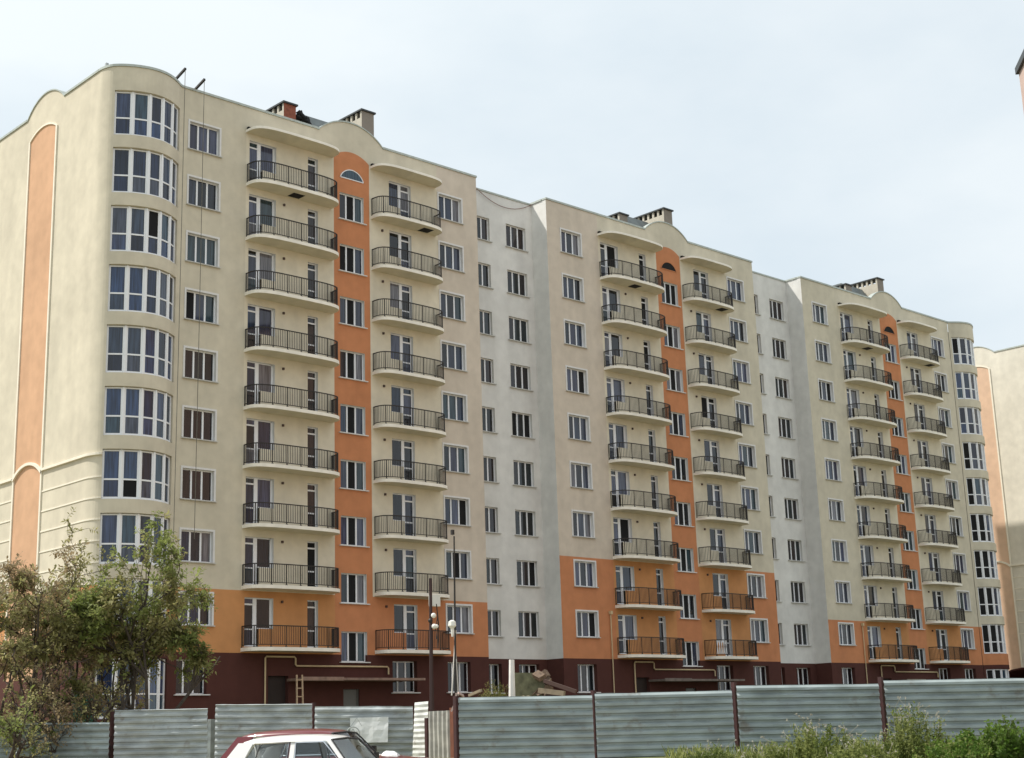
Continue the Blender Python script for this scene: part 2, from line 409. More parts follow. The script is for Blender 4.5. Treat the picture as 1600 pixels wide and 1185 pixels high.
# ---- section walls
OR_FL = [1, 2, 1]                                         # how many orange floors each section has
X0 = [-.35, -1.15, -1.15]; X1 = [19.75, 19.75, 19.55]
for s in range(3):
    ox = SEC*s; xa, xb = X0[s], X1[s]
    zo = zz(-23.85 + 3*(OR_FL[s]-1))
    HW1 = [(.10, 1.86, rowz(r)-1.6, rowz(r)-.1) for r in range(1, 10)]
    HR = [(16.74, 18.50, rowz(r)-1.6, rowz(r)-.1) for r in range(1, 10)]
    HO = [(9.56, 11.22, rowz(r)-3.23, rowz(r)-1.69) for r in range(1, 10)]
    HL, HRd = [], []
    for r in range(1, 10):
        z = rowz(r)
        HL += [(3.70, 4.50, z-2.56, z-.18), (4.50, 5.38, z-1.68, z-.18), (7.44, 8.10, z-2.56, z-.18)]
        HRd += [(13.04, 13.86, z-1.68, z-.18), (13.86, 14.64, z-2.56, z-.18)]
    HG = [(0, 1.65, zz(-28.82), zz(-27.2)), (16.72, 18.37, zz(-28.78), zz(-27.16)), (12.9, 14.55, zz(-28.78), zz(-27.16))]
    DOOR = [(5.1, 6.3, 0.02, 3.75), (9.68, 10.7, .02, 3.1)]
    def sh(h): return [(a+ox, b+ox, c, d) for a, b, c, d in h]
    def zone(name, x0, x1, z0, z1, holes, mat, mr, y=0, depth=.17):
        mb = MB(); wall_rect(mb, x0+ox, x1+ox, z0, z1, y, sh(holes), depth); mb.build(name, [mat, mr], blk, fix=False)
    # brown ground storey
    zone('wall', xa, xb, -.6, ZB, HG+HO+DOOR, BROWN, BROWN, depth=.27)
    # orange storeys
    zone('wall', xa, 3.5, ZB, zo, HW1, APRICOT if s == 0 else ORANGE, REVEAL)
    zone('wall', 3.5, 9.17, ZB, zo, HL, APRICOT, REVEAL)
    zone('wall', 9.17, 11.62, ZB, zo, HO, ORANGE, REVEAL)
    zone('wall', 11.62, 16.62, ZB, zo, HRd, ORANGE if s == 0 else APRICOT, REVEAL)
    zone('wall', 16.62, xb, ZB, zo, HR, ORANGE, REVEAL)
    # beige and cream storeys
    zone('wall', xa, 3.5, zo, ZPAR, HW1, TANW if s == 1 else BEIGE, REVEAL)
    zone('wall', 3.5, 9.17, zo, zz(.22), HL, CREAM, REVEAL)
    zone('wall', 9.17, 11.62, zo, zz(.40), HO, ORANGE, REVEAL)
    zone('wall', 11.62, 16.62, zo, zz(.22), HRd, CREAM, REVEAL)
    zone('wall', 16.62, xb, zo, ZPAR, HR, TANW if s == 0 else BEIGE, REVEAL)
    # parapet band over the balconies
    pb = MB(); wall_rect(pb, 3.5+ox, 9.17+ox, zz(.22), ZPAR, 0, []); wall_rect(pb, 9.17+ox, 11.62+ox, zz(.40), ZPAR, 0, []); wall_rect(pb, 11.62+ox, 16.62+ox, zz(.22), ZPAR, 0, [])
    pb.build('parapet', BEIGE, blk, fix=False)
    # curved gable over the stair column, arched head of the orange column
    arc = []
    cx, hw, sg = 10.38, 2.28, .98; rad = (hw*hw+sg*sg)/(2*sg); a0 = math.asin(hw/rad)
    for i in range(25):
        a = -a0 + 2*a0*i/24; arc.append((cx+ox+rad*math.sin(a), zz(1.60)+rad*math.cos(a)-(rad-sg)))
    g = MB(); g.prism(arc, 1, 0.003, .32, 0); g.build('gable', BEIGE, blk)
    c = MB()
    for (xA, zA), (xB, zB) in zip(arc, arc[1:]):
        c.add([(xA, -.05, zA-.02), (xB, -.05, zB-.02), (xB, .37, zB-.02), (xA, .37, zA-.02), (xA, -.05, zA+.055), (xB, -.05, zB+.055), (xB, .37, zB+.055), (xA, .37, zA+.055)],
              [(0, 1, 2, 3), (4, 7, 6, 5), (0, 4, 5, 1), (2, 6, 7, 3), (0, 3, 7, 4), (1, 5, 6, 2)])
    c.build('coping', COPING, blk)
    cap = MB(); hw2, sg2 = 1.225, .44; rd = (hw2*hw2+sg2*sg2)/(2*sg2); aa = math.asin(hw2/rd)
    cap.prism([(10.395+ox+rd*math.sin(-aa+2*aa*i/18), zz(.385)+rd*math.cos(-aa+2*aa*i/18)-(rd-sg2)) for i in range(19)], 1, -.004, .1, 0)
    cap.build('arched_head', ORANGE, blk)
    # half-round window
    lw = MB(); hw3 = .80; sg3 = .56; r3 = (hw3*hw3+sg3*sg3)/(2*sg3); a3 = math.asin(min(1, hw3/r3))
    la = [(10.40+ox+r3*math.sin(-a3+2*a3*i/14), zz(-.80)+r3*math.cos(-a3+2*a3*i/14)-(r3-sg3)) for i in range(15)]
    for (xA, zA), (xB, zB) in list(zip(la, la[1:])) + [(la[-1], la[0])]:
        lw.tube([(xA, -.02, zA), (xB, -.02, zB)], .034, 4)
    fr = lw.build('half_round_window', PVC if s == 0 else ORANGE, blk)
    MB().prism(la, 1, -.02, .05).build('pane', GLASSB if s == 0 else BLACK, fr)
    # coping strips
    c = MB(); y0, y1 = -.06, .36
    for a, b in [(xa, 8.14), (12.62, xb)]:
        c = MB(); c.box(a+ox-(.03 if s else 0), b+ox+.04, y0, y1, ZPAR+.002, ZCOP)
        c.build('coping', COPING, blk)
    # windows
    for r in range(1, 10):
        z = rowz(r)
        for x in (.10, 16.74):
            w = place(W3, x+ox, .17, z-.1)
            if s == 0 and x < 1 and r in (5, 6, 7): [swap_pane(w, k, GLASSD) for k in range(3)]
        w = place(W3O, 9.56+ox, .17, z-1.69)
        if s == 0 and r in (1, 7): swap_pane(w, 1, BLACK)
        place(DL, 3.70+ox, .17, z-.18)
        n = place(DN, 7.44+ox, .17, z-.18)
        if (s, r) in ((0, 8), (1, 1), (1, 2), (1, 3)): [swap_pane(n, k, BLACK) for k in (0, 1, 2)]
        place(DR, 13.04+ox, .17, z-.18)
        for (sm, rm, cx_, nm) in ((slabL, railL, CXL, 'L'), (slabR, railR, CXR, 'R')):
            b = put('balcony', sm, blk, (cx_+ox, -.002, z)); put('railing', rm, b, (0, 0, -2.635))
            if r == 1: put('hatch', hatch_me, b, ((.10 if nm == 'L' else 1.25), -.45, -2.812))
            if s == 1 and r == 9 and nm == 'R':
                lt = MB()
                for a_ in range(5):
                    x_ = -2.16+.17*a_; lt.tube([(x_, -DRd*.80-.04*a_, -2.5), (x_+.10, -DRd*.82-.04*a_, -1.65)], .022, 4); lt.tube([(x_+.12, -DRd*.80-.04*a_, -2.5), (x_+.0, -DRd*.82-.04*a_, -1.65)], .022, 4)
                lt.build('white_lattice', PVC, b)
            if r > 1:
                put('wall_lamp', lamp_me, blk, ((5.88 if nm == 'L' else 12.5)+ox, -.001, z-.33))
    for me, cx_ in ((canL, CXL), (canR, CXR)):
        b = put('canopy', me, blk, (cx_+ox, -.002, ZO))
        put('dark_notch', notch_me, b, (-2.75 if me is canL else -2.35, 0, .315))
    for x, z in ((0, -27.2), (16.72, -27.16), (12.9, -27.16)): place(W3G, x+ox, .27, zz(z))
    # entrance: recessed dark doorway, steel door, thin canopy on the wall
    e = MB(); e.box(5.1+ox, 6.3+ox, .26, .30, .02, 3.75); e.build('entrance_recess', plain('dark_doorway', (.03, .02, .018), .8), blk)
    e = MB(); e.box(9.7+ox, 10.68+ox, .12, .2, .02, 3.08); e.box(9.68+ox, 9.76+ox, .08, .13, .02, 3.1); e.box(10.62+ox, 10.70+ox, .08, .13, .02, 3.1); e.build('entrance_door', DOORG, blk)
    k = MB(); k.box(6.2+ox, 14.0+ox, -1.35, -.002, zz(-28.22), zz(-28.10)); k.box(6.2+ox, 8.7+ox, -1.38, -1.352, zz(-28.24), zz(-28.06))
    k.build('entrance_canopy', plain('dusty_canopy_%d' % s, [(.26, .17, .13), (.17, .14, .12), (.3, .26, .2)][s], .8, var=.25), blk)
    # gas pipes
    y = -.12; p = MB()
    pts = [(4.86, y, -.2), (4.86, y, zz(-27.10)), (4.93, y, zz(-27.03)), (6.58, y, zz(-27.03)), (6.65, y, zz(-27.10)), (6.65, y, zz(-27.40)), (6.72, y, zz(-27.47)), (12.45, y, zz(-27.47)), (12.52, y, zz(-27.54)), (12.52, y, zz(-27.86))]
    p.tube([(a+ox, b, z) for a, b, z in pts], .045, 6); p.build('gas_pipe', PIPE, blk)
    if s:
        p = MB(); p.tube([(2.97+ox, -.09, -.2), (2.97+ox, -.09, zz(-24.2))], .035, 6); p.box(2.88+ox, 3.06+ox, -.2, -.02, zz(-24.2), zz(-24.0)); p.build('gas_pipe', PIPE, blk)
    # end returns of the projecting section
    if s:
        wl = MB(); x = xa+ox
        wl.quad((x, 0, ZB), (x, YR, ZB), (x, YR, ZPAR), (x, 0, ZPAR)); wl.build('wall', WHITE, blk, fix=False)
        wl = MB(); wl.quad((x, 0, -.6), (x, YR, -.6), (x, YR, ZB), (x, 0, ZB)); wl.build('wall', BROWN, blk, fix=False)
        c = MB(); c.box(x-.06, x+.30, .362, YR+.36, ZPAR+.002, ZCOP); c.build('coping', COPING, blk)
    if s < 2:
        wl = MB(); x = xb+ox; wl.quad((x, 0, -.6), (x, YR, -.6), (x, YR, ZPAR), (x, 0, ZPAR)); wl.build('wall', BEIGE, blk, fix=False)
        # recessed white bay between this section and the next
        x0, x1 = xb+ox, SEC*(s+1)-1.15
        hw = []
        for r in range(1, 10):
            for xw in (20.32, 23.40): hw.append((xw+ox, xw+ox+1.68, rowz(r)-1.6, rowz(r)-.1))
        mb = MB(); wall_rect(mb, x0, x1, ZB, ZPAR-.05, YR, hw, .17); mb.build('wall', [WHITE, WHITE], blk, fix=False)
        hg = [(20.3+ox, 21.95+ox, zz(-28.78), zz(-27.16)), (23.32+ox, 24.97+ox, zz(-28.78), zz(-27.16))]
        mb = MB(); wall_rect(mb, x0, x1, -.6, ZB, YR, hg, .27); mb.build('wall', [BROWN, BROWN], blk, fix=False)
        for r in range(1, 10):
            for xw in (20.32, 23.40): place(W3W, xw+ox, YR+.17, rowz(r)-.1)
        for xw in (20.3, 23.32): place(W3G, xw+ox, YR+.27, zz(-27.16))
        c = MB(); c.box(x0-.3, x1-.06, YR-.06, YR+.36, ZPAR-.048, ZPAR+.06); c.build('coping', COPING, blk)
    # roof plant: two long vent stacks and a lean-to between them
    xs1 = 7.28 if s == 0 else 8.05; zt1 = 3.72 if s == 0 else 3.36
    for (x0, x1, zt, yb, fm) in ((xs1, xs1+.82, zt1, 4.6, BRICK if s == 0 else STACKF), (12.75, 13.65, 4.78, 4.9, STACKF)):
        st = MB(); a, b = x0+ox, x1+ox; top = zz(zt)
        st.quad((a, 2.1, zz(.9)), (b, 2.1, zz(.9)), (b, 2.1, top-.02), (a, 2.1, top-.02), 1)
        st.quad((b, yb, zz(.9)), (a, yb, zz(.9)), (a, yb, top-.02), (b, yb, top-.02), 0)
        n = max(3, int((yb-2.1)/.42)); dy = (yb-2.1)/n
        for xx, sg_ in ((a, -1), (b, 1)):
            st.quad((xx, 2.1, zz(.9)), (xx, yb, zz(.9)), (xx, yb, top-.42), (xx, 2.1, top-.42), 0)
            for k_ in range(n):
                y_ = 2.1+k_*dy
                xi, xo = (xx, xx+.12) if sg_ < 0 else (xx-.12, xx)
                st.box(xi, xo, y_+(.001 if k_ == 0 else 0), y_+.16, top-.42, top-.02, 0)
        st.box(a+.13, b-.13, 2.3, yb-.2, top-.9, top-.42, 2)
        so = st.build('vent_stack', [STACK, fm, BLACK], blk)
        MB().box(a-.09, b+.09, 2.0, yb+.1, top-.018, top+.08).build('cap', CAPM, so)
    lr = MB(); lr.prism([(2.3, zz(2.0)), (3.5, zz(4.1)), (6.0, zz(4.1)), (6.0, zz(.9)), (2.3, zz(.9))], 0, 9.55+ox, 12.6+ox); lr.build('stair_head_roof', ROOFG, blk)
# roof deck, back and end walls
rf = MB(); rf.box(-4.4, 77.3, 1.75, DEPTH-.1, zz(.7), zz(.9)); rf.build('roof', ROOFD, blk)
bw = MB(); bw.quad((-4.5, DEPTH, -.6), (77.35, DEPTH, -.6), (77.35, DEPTH, ZPAR), (-4.5, DEPTH, ZPAR)); bw.quad((77.35, 1.0, -.6), (77.35, DEPTH, -.6), (77.35, DEPTH, ZPAR), (77.35, 1.0, ZPAR)); bw.build('wall', BEIGE, blk, fix=False)

# ---- rounded corner bays (west end and, mirrored, east end)
BAY = [(-4.5, 1.0), (-4.47, .62), (-4.32, .16), (-4.05, -.16), (-3.66, -.45), (-3.15, -.70), (-2.55, -.86), (-1.95, -.85), (-1.36, -.66), (-.85, -.34), (-.55, -.10), (-.35, 0)]
GL = [(-4.12, .06), (-3.37, -.42), (-2.58, -.70), (-1.84, -.70), (-1.14, -.42), (-.60, .0)]
def offs(path, d):
    res = []
    for i, p in enumerate(path):
        a = Vector(path[max(i-1, 0)]); b = Vector(path[min(i+1, len(path)-1)]); t = (b-a).normalized(); res.append((p[0]-t.y*d, p[1]+t.x*d))
    return res
def smooth_path(P, n=3):
    res = []
    for i in range(len(P)-1):
        p0, p1, p2, p3 = (Vector(P[max(i-1, 0)]), Vector(P[i]), Vector(P[i+1]), Vector(P[min(i+2, len(P)-1)]))
        for k in range(n):
            t = k/n; q = .5*((2*p1)+(p2-p0)*t+(2*p0-5*p1+4*p2-p3)*t*t+(3*p1-p0-3*p2+p3)*t**3); res.append((q.x, q.y))
    res.append(tuple(P[-1])); return res
BP = smooth_path(BAY)
LEFT = [p for p in BP if p[0] < -4.07 and p[1] < 1.01]; LEFT = [p for i, p in enumerate(LEFT)]
ARC = [p for p in BP if p[0] >= -4.3]
RIGHT = [p for p in BP if p[0] > -.60]
def tx(mir, x): return 72.85 - x if mir else x
def ribbon(mb, path, z0, z1, mir, m=0):
    for (xa_, ya_), (xb_, yb_) in zip(path, path[1:]):
        mb.quad((tx(mir, xa_), ya_, z0), (tx(mir, xb_), yb_, z0), (tx(mir, xb_), yb_, z1), (tx(mir, xa_), ya_, z1), m)
def lip(mb, path, z, mir, d, up, m=0):
    inner = offs(path, d)
    for i in range(len(path)-1):
        mb.quad((tx(mir, path[i][0]), path[i][1], z), (tx(mir, path[i+1][0]), path[i+1][1], z), (tx(mir, inner[i+1][0]), inner[i+1][1], z), (tx(mir, inner[i][0]), inner[i][1], z), m)
bay_cache = {}
for mir in (False, True):
    s = 2 if mir else 0; zo = zz(-23.85)
    # solid strips beside the glazing, whole height
    for mat, z0, z1 in ((BROWN, -.6, ZB), (APRICOT if not mir else ORANGE, ZB, zo), (BEIGE, zo, ZPAR)):
        for rib, e_, g_ in ((LEFT, LEFT[-1], GL[0]), (RIGHT, RIGHT[0], GL[-1])):      # with jambs back to the glazing
            mb = MB(); ribbon(mb, rib, z0, z1, mir)
            mb.quad((tx(mir, e_[0]), e_[1], z0), (tx(mir, g_[0]), g_[1]+.12, z0), (tx(mir, g_[0]), g_[1]+.12, z1), (tx(mir, e_[0]), e_[1], z1))
            mb.build('wall', mat, blk)
    mid = [LEFT[-1]] + [p for p in BP if LEFT[-1][0] < p[0] < RIGHT[0][0]] + [RIGHT[0]]
    # spandrels between the glazed bands
    bands = [(zz(.36), ZPAR)] + [(rowz(r+1)+.36, rowz(r)-1.99) for r in range(1, 9)] + [(ZB, rowz(9)-1.99), (zz(-27.2), ZB), (-.6, zz(-29.9))]
    for z0, z1 in bands:
        mat = BEIGE if z0 > zo-1e-3 or (z0 < zo < z1) else (BROWN if z1 <= ZB+1e-3 else (APRICOT if not mir else ORANGE))
        mb = MB(); ribbon(mb, mid, z0, z1, mir); lip(mb, mid, z0, mir, .34, False); lip(mb, mid, z1, mir, .34, True)
        mb.build('spandrel', mat, blk, fix=False)
    # coping
    full = offs(BP, -.05); inn = offs(BP, .32); c = MB()
    for i in range(len(BP)-1):
        A = [(tx(mir, p[0]), p[1]) for p in (full[i], full[i+1], inn[i+1], inn[i])]
        z0, z1 = ZPAR+.004, ZCOP+.006
        c.add([(x, y, z0) for x, y in A]+[(x, y, z1) for x, y in A], [(0, 1, 2, 3), (4, 7, 6, 5), (0, 4, 5, 1), (2, 6, 7, 3)])
    c.build('coping', COPING, blk)
    # roof over the bay
    q = MB(); q.add([(tx(mir, x), y, zz(.9)) for x, y in offs(BP, .3)] + [(tx(mir, -.35), 1.9, zz(.9)), (tx(mir, -4.2), 1.9, zz(.9))], [tuple(range(len(BP)+2))]); q.build('roof', ROOFD, blk, fix=False)
    # glazing: five facets, each with a tall pane over a low one
    gl = [(tx(mir, x), y) for x, y in GL]
    if mir: gl = gl[::-1]
    for r in list(range(1, 10)) + [10]:
        if r == 10: zt, zb = zz(-27.22), zz(-29.88)
        else: zt, zb = rowz(r)+.34, rowz(r)-1.97
        H = zt-zb; ztr = zt-.60*H
        key = (mir, r == 10)
        if key not in bay_cache:
            f = MB(); panes = []
            for i in range(5):
                (ax, ay), (bx, by) = gl[i], gl[i+1]
                d = Vector((bx-ax, by-ay, 0)); ln = d.length; d.normalize(); nrm = Vector((d.y, -d.x, 0))
                if nrm.y > 0: nrm = -nrm
                def bar(u0, u1, z0, z1, out_=.0, th=.07):
                    P0 = Vector((ax, ay, 0))+d*u0+nrm*out_; P1 = Vector((ax, ay, 0))+d*u1+nrm*out_; Q0 = P0-nrm*th; Q1 = P1-nrm*th
                    f.add([(p.x, p.y, z) for z in (z0, z1) for p in (P0, P1, Q1, Q0)], [(0, 1, 2, 3), (4, 7, 6, 5), (0, 4, 5, 1), (1, 5, 6, 2), (2, 6, 7, 3), (3, 7, 4, 0)])
                w = .115
                bar(0, w, -H, 0, .012); bar(ln-w, ln, -H, 0, .012)
                bar(w, ln-w, -.07, 0); bar(w, ln-w, -H, -H+.10); bar(w, ln-w, -.60*H-.04, -.60*H+.035)
                for z0, z1 in ((-.60*H+.035, -.07), (-H+.10, -.60*H-.04)):
                    pm = MB(); P0 = Vector((ax, ay, 0))+d*w-nrm*.035; P1 = Vector((ax, ay, 0))+d*(ln-w)-nrm*.035; Q0 = P0-nrm*.012; Q1 = P1-nrm*.012
                    pm.add([(p.x, p.y, z) for z in (z0, z1) for p in (P0, P1, Q1, Q0)], [(0, 1, 2, 3), (4, 7, 6, 5), (0, 4, 5, 1), (1, 5, 6, 2), (2, 6, 7, 3), (3, 7, 4, 0)])
                    panes.append(pm.mesh('pane', GLASSB))
            for i in range(1, 5):
                x_, y_ = gl[i]; f.tube([(x_, y_, -H), (x_, y_, 0)], .07, 6)
            bay_cache[key] = (f.mesh('bay_window', PVC), panes)
        fm, pn = bay_cache[key]
        o = put('bay_window', fm, blk, (0, 0, zt))
        for k_, p_ in enumerate(pn):
            dark = mir and r >= 4 and (k_ in (0, 1) or (k_ in (2, 3) and r > 5)) or R.random() < .04
            put('pane', black_copy(p_) if dark else p_, o)
# ---- west end wall: cornice band, grooves, arched panel
XL = -4.5
wl = MB(); wl.quad((XL, 1.0, zz(-23.85)), (XL, DEPTH, zz(-23.85)), (XL, DEPTH, ZPAR), (XL, 1.0, ZPAR)); wl.build('wall', BEIGE, blk, fix=False)
wl = MB(); wl.quad((XL, 1.0, ZB), (XL, DEPTH, ZB), (XL, DEPTH, zz(-23.85)), (XL, 1.0, zz(-23.85))); wl.build('wall', APRICOT, blk, fix=False)
wl = MB(); wl.quad((XL, 1.0, -.6), (XL, DEPTH, -.6), (XL, DEPTH, ZB), (XL, 1.0, ZB)); wl.build('wall', BROWN, blk, fix=False)
def west_details(parent, X, Y0, sgn, ymax, ymin, band_end, WM=BEIGE, PM=TAN):
    """arched apricot panel with white moulding, cornice, grooves and the curved gable on a west-facing wall"""
    yc = Y0+6.88; hw = 1.47
    def arch(h, zs, rise, n=16):
        rd = (h*h+rise*rise)/(2*rise); a_ = math.asin(h/rd)
        return [(yc+rd*math.sin(-a_+2*a_*i/n), zs+rd*math.cos(-a_+2*a_*i/n)-(rd-rise)) for i in range(n+1)]
    top = arch(hw, zz(.22), .42)
    pn = MB(); pn.prism([(yc-hw, ZB-1 if sgn else 0)] + top + [(yc+hw, ZB-1 if sgn else 0)], 0, X-.012, X+.03); pn.build('arch_panel', PM, parent)
    mo = MB(); o2 = arch(hw+.14, zz(.22), .52); i2 = arch(hw, zz(.22), .42)
    for k in range(16):
        mo.add([(X-.07, *o2[k]), (X-.07, *o2[k+1]), (X-.07, *i2[k+1]), (X-.07, *i2[k]), (X, *o2[k]), (X, *o2[k+1]), (X, *i2[k+1]), (X, *i2[k])], [(0, 1, 2, 3), (0, 4, 5, 1), (2, 6, 7, 3)])
    for a, b in ((yc-hw-.14, yc-hw), (yc+hw, yc+hw+.14)): mo.box(X-.07, X, a, b, ZB, zz(.22))
    mo.build('arch_moulding', TRIM, parent)
    # cornice
    co = MB(); zb = -17.92
    co.box(X-.12, X, Y0+8.42, ymax, zz(zb), zz(zb+.12)); co.box(X-.12, X, band_end, yc-hw-.10, zz(zb), zz(zb+.12))
    a1 = arch(hw+.16, zz(zb+.02), .62); a2 = arch(hw+.05, zz(zb-.10), .60)
    for k in range(16):
        co.add([(X-.12, *a1[k]), (X-.12, *a1[k+1]), (X-.12, *a2[k+1]), (X-.12, *a2[k]), (X, *a1[k]), (X, *a1[k+1]), (X, *a2[k+1]), (X, *a2[k])], [(0, 1, 2, 3), (0, 4, 5, 1), (2, 6, 7, 3)])
    # curved gable and coping
    g = MB(); h4, s4 = 2.12, .93; rd = (h4*h4+s4*s4)/(2*s4); a_ = math.asin(h4/rd); yg = Y0+6.78
    ar = [(yg+rd*math.sin(-a_+2*a_*i/20), zz(1.60)+rd*math.cos(-a_+2*a_*i/20)-(rd-s4)) for i in range(21)]
    g.prism(ar, 0, X+.003, X+.32); g.build('gable', WM, parent)
    c = MB()
    for (yA, zA), (yB, zB) in zip(ar, ar[1:]):
        P = [(X-.05, yA, zA-.02), (X-.05, yB, zB-.02), (X+.37, yB, zB-.02), (X+.37, yA, zA-.02)]
        c.add(P+[(x, y, z+.075) for x, y, z in P], [(0, 1, 2, 3), (4, 7, 6, 5), (0, 4, 5, 1), (2, 6, 7, 3), (0, 3, 7, 4), (1, 5, 6, 2)])
    c.build('coping', COPING, parent)
    for a, b in ((ymin, yg-h4-.02), (yg+h4+.02, ymax)): c = MB(); c.box(X-.06, X+.36, a, b, ZPAR+.002, ZCOP); c.build('coping', COPING, parent)
    gr = []
    for k in range(6):
        z = zz(-18.97-.99*k); q = MB()
        q.box(X-.03, X, Y0+8.55, ymax, z, z+.065); q.build('wall_moulding', TRIM, parent); q = MB(); q.box(X-.03, X, band_end, yc-hw-.16, z, z+.065); gr.append((q, z))
    return co, gr
co, gr = west_details(blk, XL, 0, True, DEPTH, 1.0, 1.0)
LP = [p for p in LEFT if p[1] <= 1.001]
def curve_strip(mb, z0, z1, d):
    o_ = offs(LP, -d)
    for i in range(len(LP)-1):
        mb.add([(*o_[i], z0), (*o_[i+1], z0), (*o_[i+1], z1), (*o_[i], z1), (*LP[i], z0), (*LP[i+1], z0), (*LP[i+1], z1), (*LP[i], z1)], [(0, 1, 2, 3), (3, 2, 6, 7), (0, 4, 5, 1)] + ([(1, 5, 6, 2)] if i == len(LP)-2 else []))
curve_strip(co, zz(-17.92), zz(-17.80), .12); co.build('cornice', TRIM, blk)
for q, z in gr:
    curve_strip(q, z, z+.065, .03); q.build('wall_moulding', TRIM, blk)

# ------------------------------------------------------------------ neighbouring blocks on the right
fb = thing('apartment_building', 'far beige apartment block with a white-edged apricot arch strip, behind the right end', 'building', (0, 0, 0))
XF, YF = 86.0, -1.75
def fbox(mat, z0, z1, name='wall'):
    m = MB(); m.quad((XF, YF-16, z0), (XF, YF+DEPTH, z0), (XF, YF+DEPTH, z1), (XF, YF-16, z1)); m.quad((XF, YF-16, z0), (XF+60, YF-16, z0), (XF+60, YF-16, z1), (XF, YF-16, z1)); m.build(name, mat, fb, fix=False)
fbox(BROWN, -.6, ZB); fbox(PALE, ZB, ZPAR)
m = MB(); m.quad((XF, YF-16, ZPAR-.3), (XF+60, YF-16, ZPAR-.3), (XF+60, YF+DEPTH, ZPAR-.3), (XF, YF+DEPTH, ZPAR-.3)); m.quad((XF, YF+DEPTH, -.6), (XF+60, YF+DEPTH, -.6), (XF+60, YF+DEPTH, ZPAR), (XF, YF+DEPTH, ZPAR)); m.build('roof', ROOFD, fb, fix=False)
co, gr = west_details(fb, XF, YF-.1, True, YF+DEPTH, YF-16, YF-16, PALE, PALEO); co.build('cornice', TRIM, fb)
for q, z in gr: q.build('wall_moulding', TRIM, fb)
ca = MB(); n = 10
for i in range(n):
    a, b = PI*i/n, PI*(i+1)/n
    P = [(XF-3.6, 1.6+3.2*math.cos(t), 2.2+2.6*math.sin(t)) for t in (a, b)]
    Q = [(XF-.01, y, z) for _, y, z in P]; inn = [(x, 1.6+(y-1.6)*.96, 2.2+(z-2.2)*.95) for x, y, z in P]
    ca.quad(P[0], P[1], Q[1], Q[0]); ca.quad(P[0], P[1], inn[1], inn[0])
    ca.quad(inn[0], inn[1], (XF-.01, inn[1][1], inn[1][2]), (XF-.01, inn[0][1], inn[0][2]))
for y_ in (-1.6, 4.8):
    ca.box(XF-3.6, XF-3.4, y_-.1, y_+.1, 0, 2.3)
o = ca.build('entrance_canopy', plain('maroon_canopy', (.06, .012, .012), .5), fb)
# sliver of a tall block at the right border
tb = thing('apartment_building', 'sliver of a tall pinkish block with a dark roof edge at the upper right border', 'building', (0, 0, 0))
D0 = 70.0
pA = at(1591, 107, D0); dirv = (FH + RH*.122).normalized(); latv = Vector((dirv.y, -dirv.x, 0))
def tw(along, across, z): q_ = Vector((pA.x, pA.y, 0)) - dirv*along + latv*across; return (q_.x, q_.y, z)
PINK = stucco('pink_stucco', (.50, .38, .33)); zA = pA.z
m = MB(); B4 = [tw(0, 0, -.5), tw(34, 0, -.5), tw(34, 14, -.5), tw(0, 14, -.5)]; T4 = [(x, y, zA-.3) for x, y, z in B4]
m.add(B4+T4, [(0, 1, 5, 4), (1, 2, 6, 5), (2, 3, 7, 6), (3, 0, 4, 7)]); m.build('wall', PINK, tb)
m = MB(); B4 = [tw(-.1, -.15, zA-.298), tw(34.3, -.15, zA-.298), tw(34.3, 14.3, zA-.298), tw(-.1, 14.3, zA-.298)]; m.add(B4+[(x, y, zA+.05) for x, y, z in B4], [(0, 1, 2, 3), (4, 7, 6, 5), (0, 4, 5, 1), (1, 5, 6, 2), (2, 6, 7, 3), (3, 7, 4, 0)])
m.build('roof', CAPM, tb)

# ------------------------------------------------------------------ things on the roof and on the wall
for nm, x, z, tipy, lab, zbot in (('roof_beam', -.72, 2.28, -.85, 'black cantilever beam on the roof edge nearest the rounded corner', zz(-21.9)), ('roof_beam', .40, 2.02, -.85, 'black cantilever beam on the roof edge above the second window column', zz(-21.6))):
    b = MB(); b.tube([(x, 1.9, zz(z-.75)), (x, tipy, zz(z-.02))], .075, 4); b.box(x-.12, x+.12, 1.5, 1.9, zz(.9), zz(1.45))
    tag(b.build(nm, IRON), lab, 'beam', 'cradle beams on the roof')
    rp = MB(); pts = []
    for i in range(22):
        t = i/21; pts.append((x+.02+.05*math.sin(3*t)+t*.06, tipy+.06+.55*(1-(1-t)**2)*.4, zz(z-.08)*(1-t)+zbot*t))
    rp.tube(pts, .016, 4)
    tag(rp.build('rope', plain('grey_rope', (.16, .15, .13), .9)), lab.replace('black cantilever beam on', 'thin rope hanging down the wall from'), 'rope', 'ropes hanging from the roof beams')
a = MB(); a.tube([(-4.1, 1.0, ZCOP), (-4.1, 1.0, ZCOP+.42)], .035, 5); a.box(-4.17, -4.03, .93, 1.07, ZCOP+.30, ZCOP+.46)
tag(a.build('roof_antenna', plain('grey_metal', (.4, .42, .42), .5, .5)), 'short grey antenna post standing on the rounded corner of the roof', 'antenna')
h = MB()
for i in range(8):
    c = Vector((8.9+R.uniform(-.35, .35), 2.4+R.uniform(-.2, .3), zz(3.0)+R.uniform(0, .5))); d_ = Vector((R.uniform(-1, 1), R.uniform(-.5, .5), R.uniform(.1, 1.0))).normalized()*R.uniform(.25, .45); h.tube([tuple(c-d_), tuple(c+d_)], R.uniform(.08, .13), 8)
tag(h.build('roofing_heap', plain('black_felt', (.012, .012, .015), .8)), 'black heap of roofing felt beside the red brick vent stack', 'heap')
rl = MB(); rl.tube([(8.2, 3.6, zz(3.7)), (8.2, 3.6, zz(4.55)), (8.2, 4.5, zz(4.55)), (8.2, 4.5, zz(3.7))], .03, 5)
tag(rl.build('roof_rail', plain('pale_pipe', (.6, .5, .45), .5)), 'thin pale pipe hoop standing on top of the brick vent stack', 'rail')
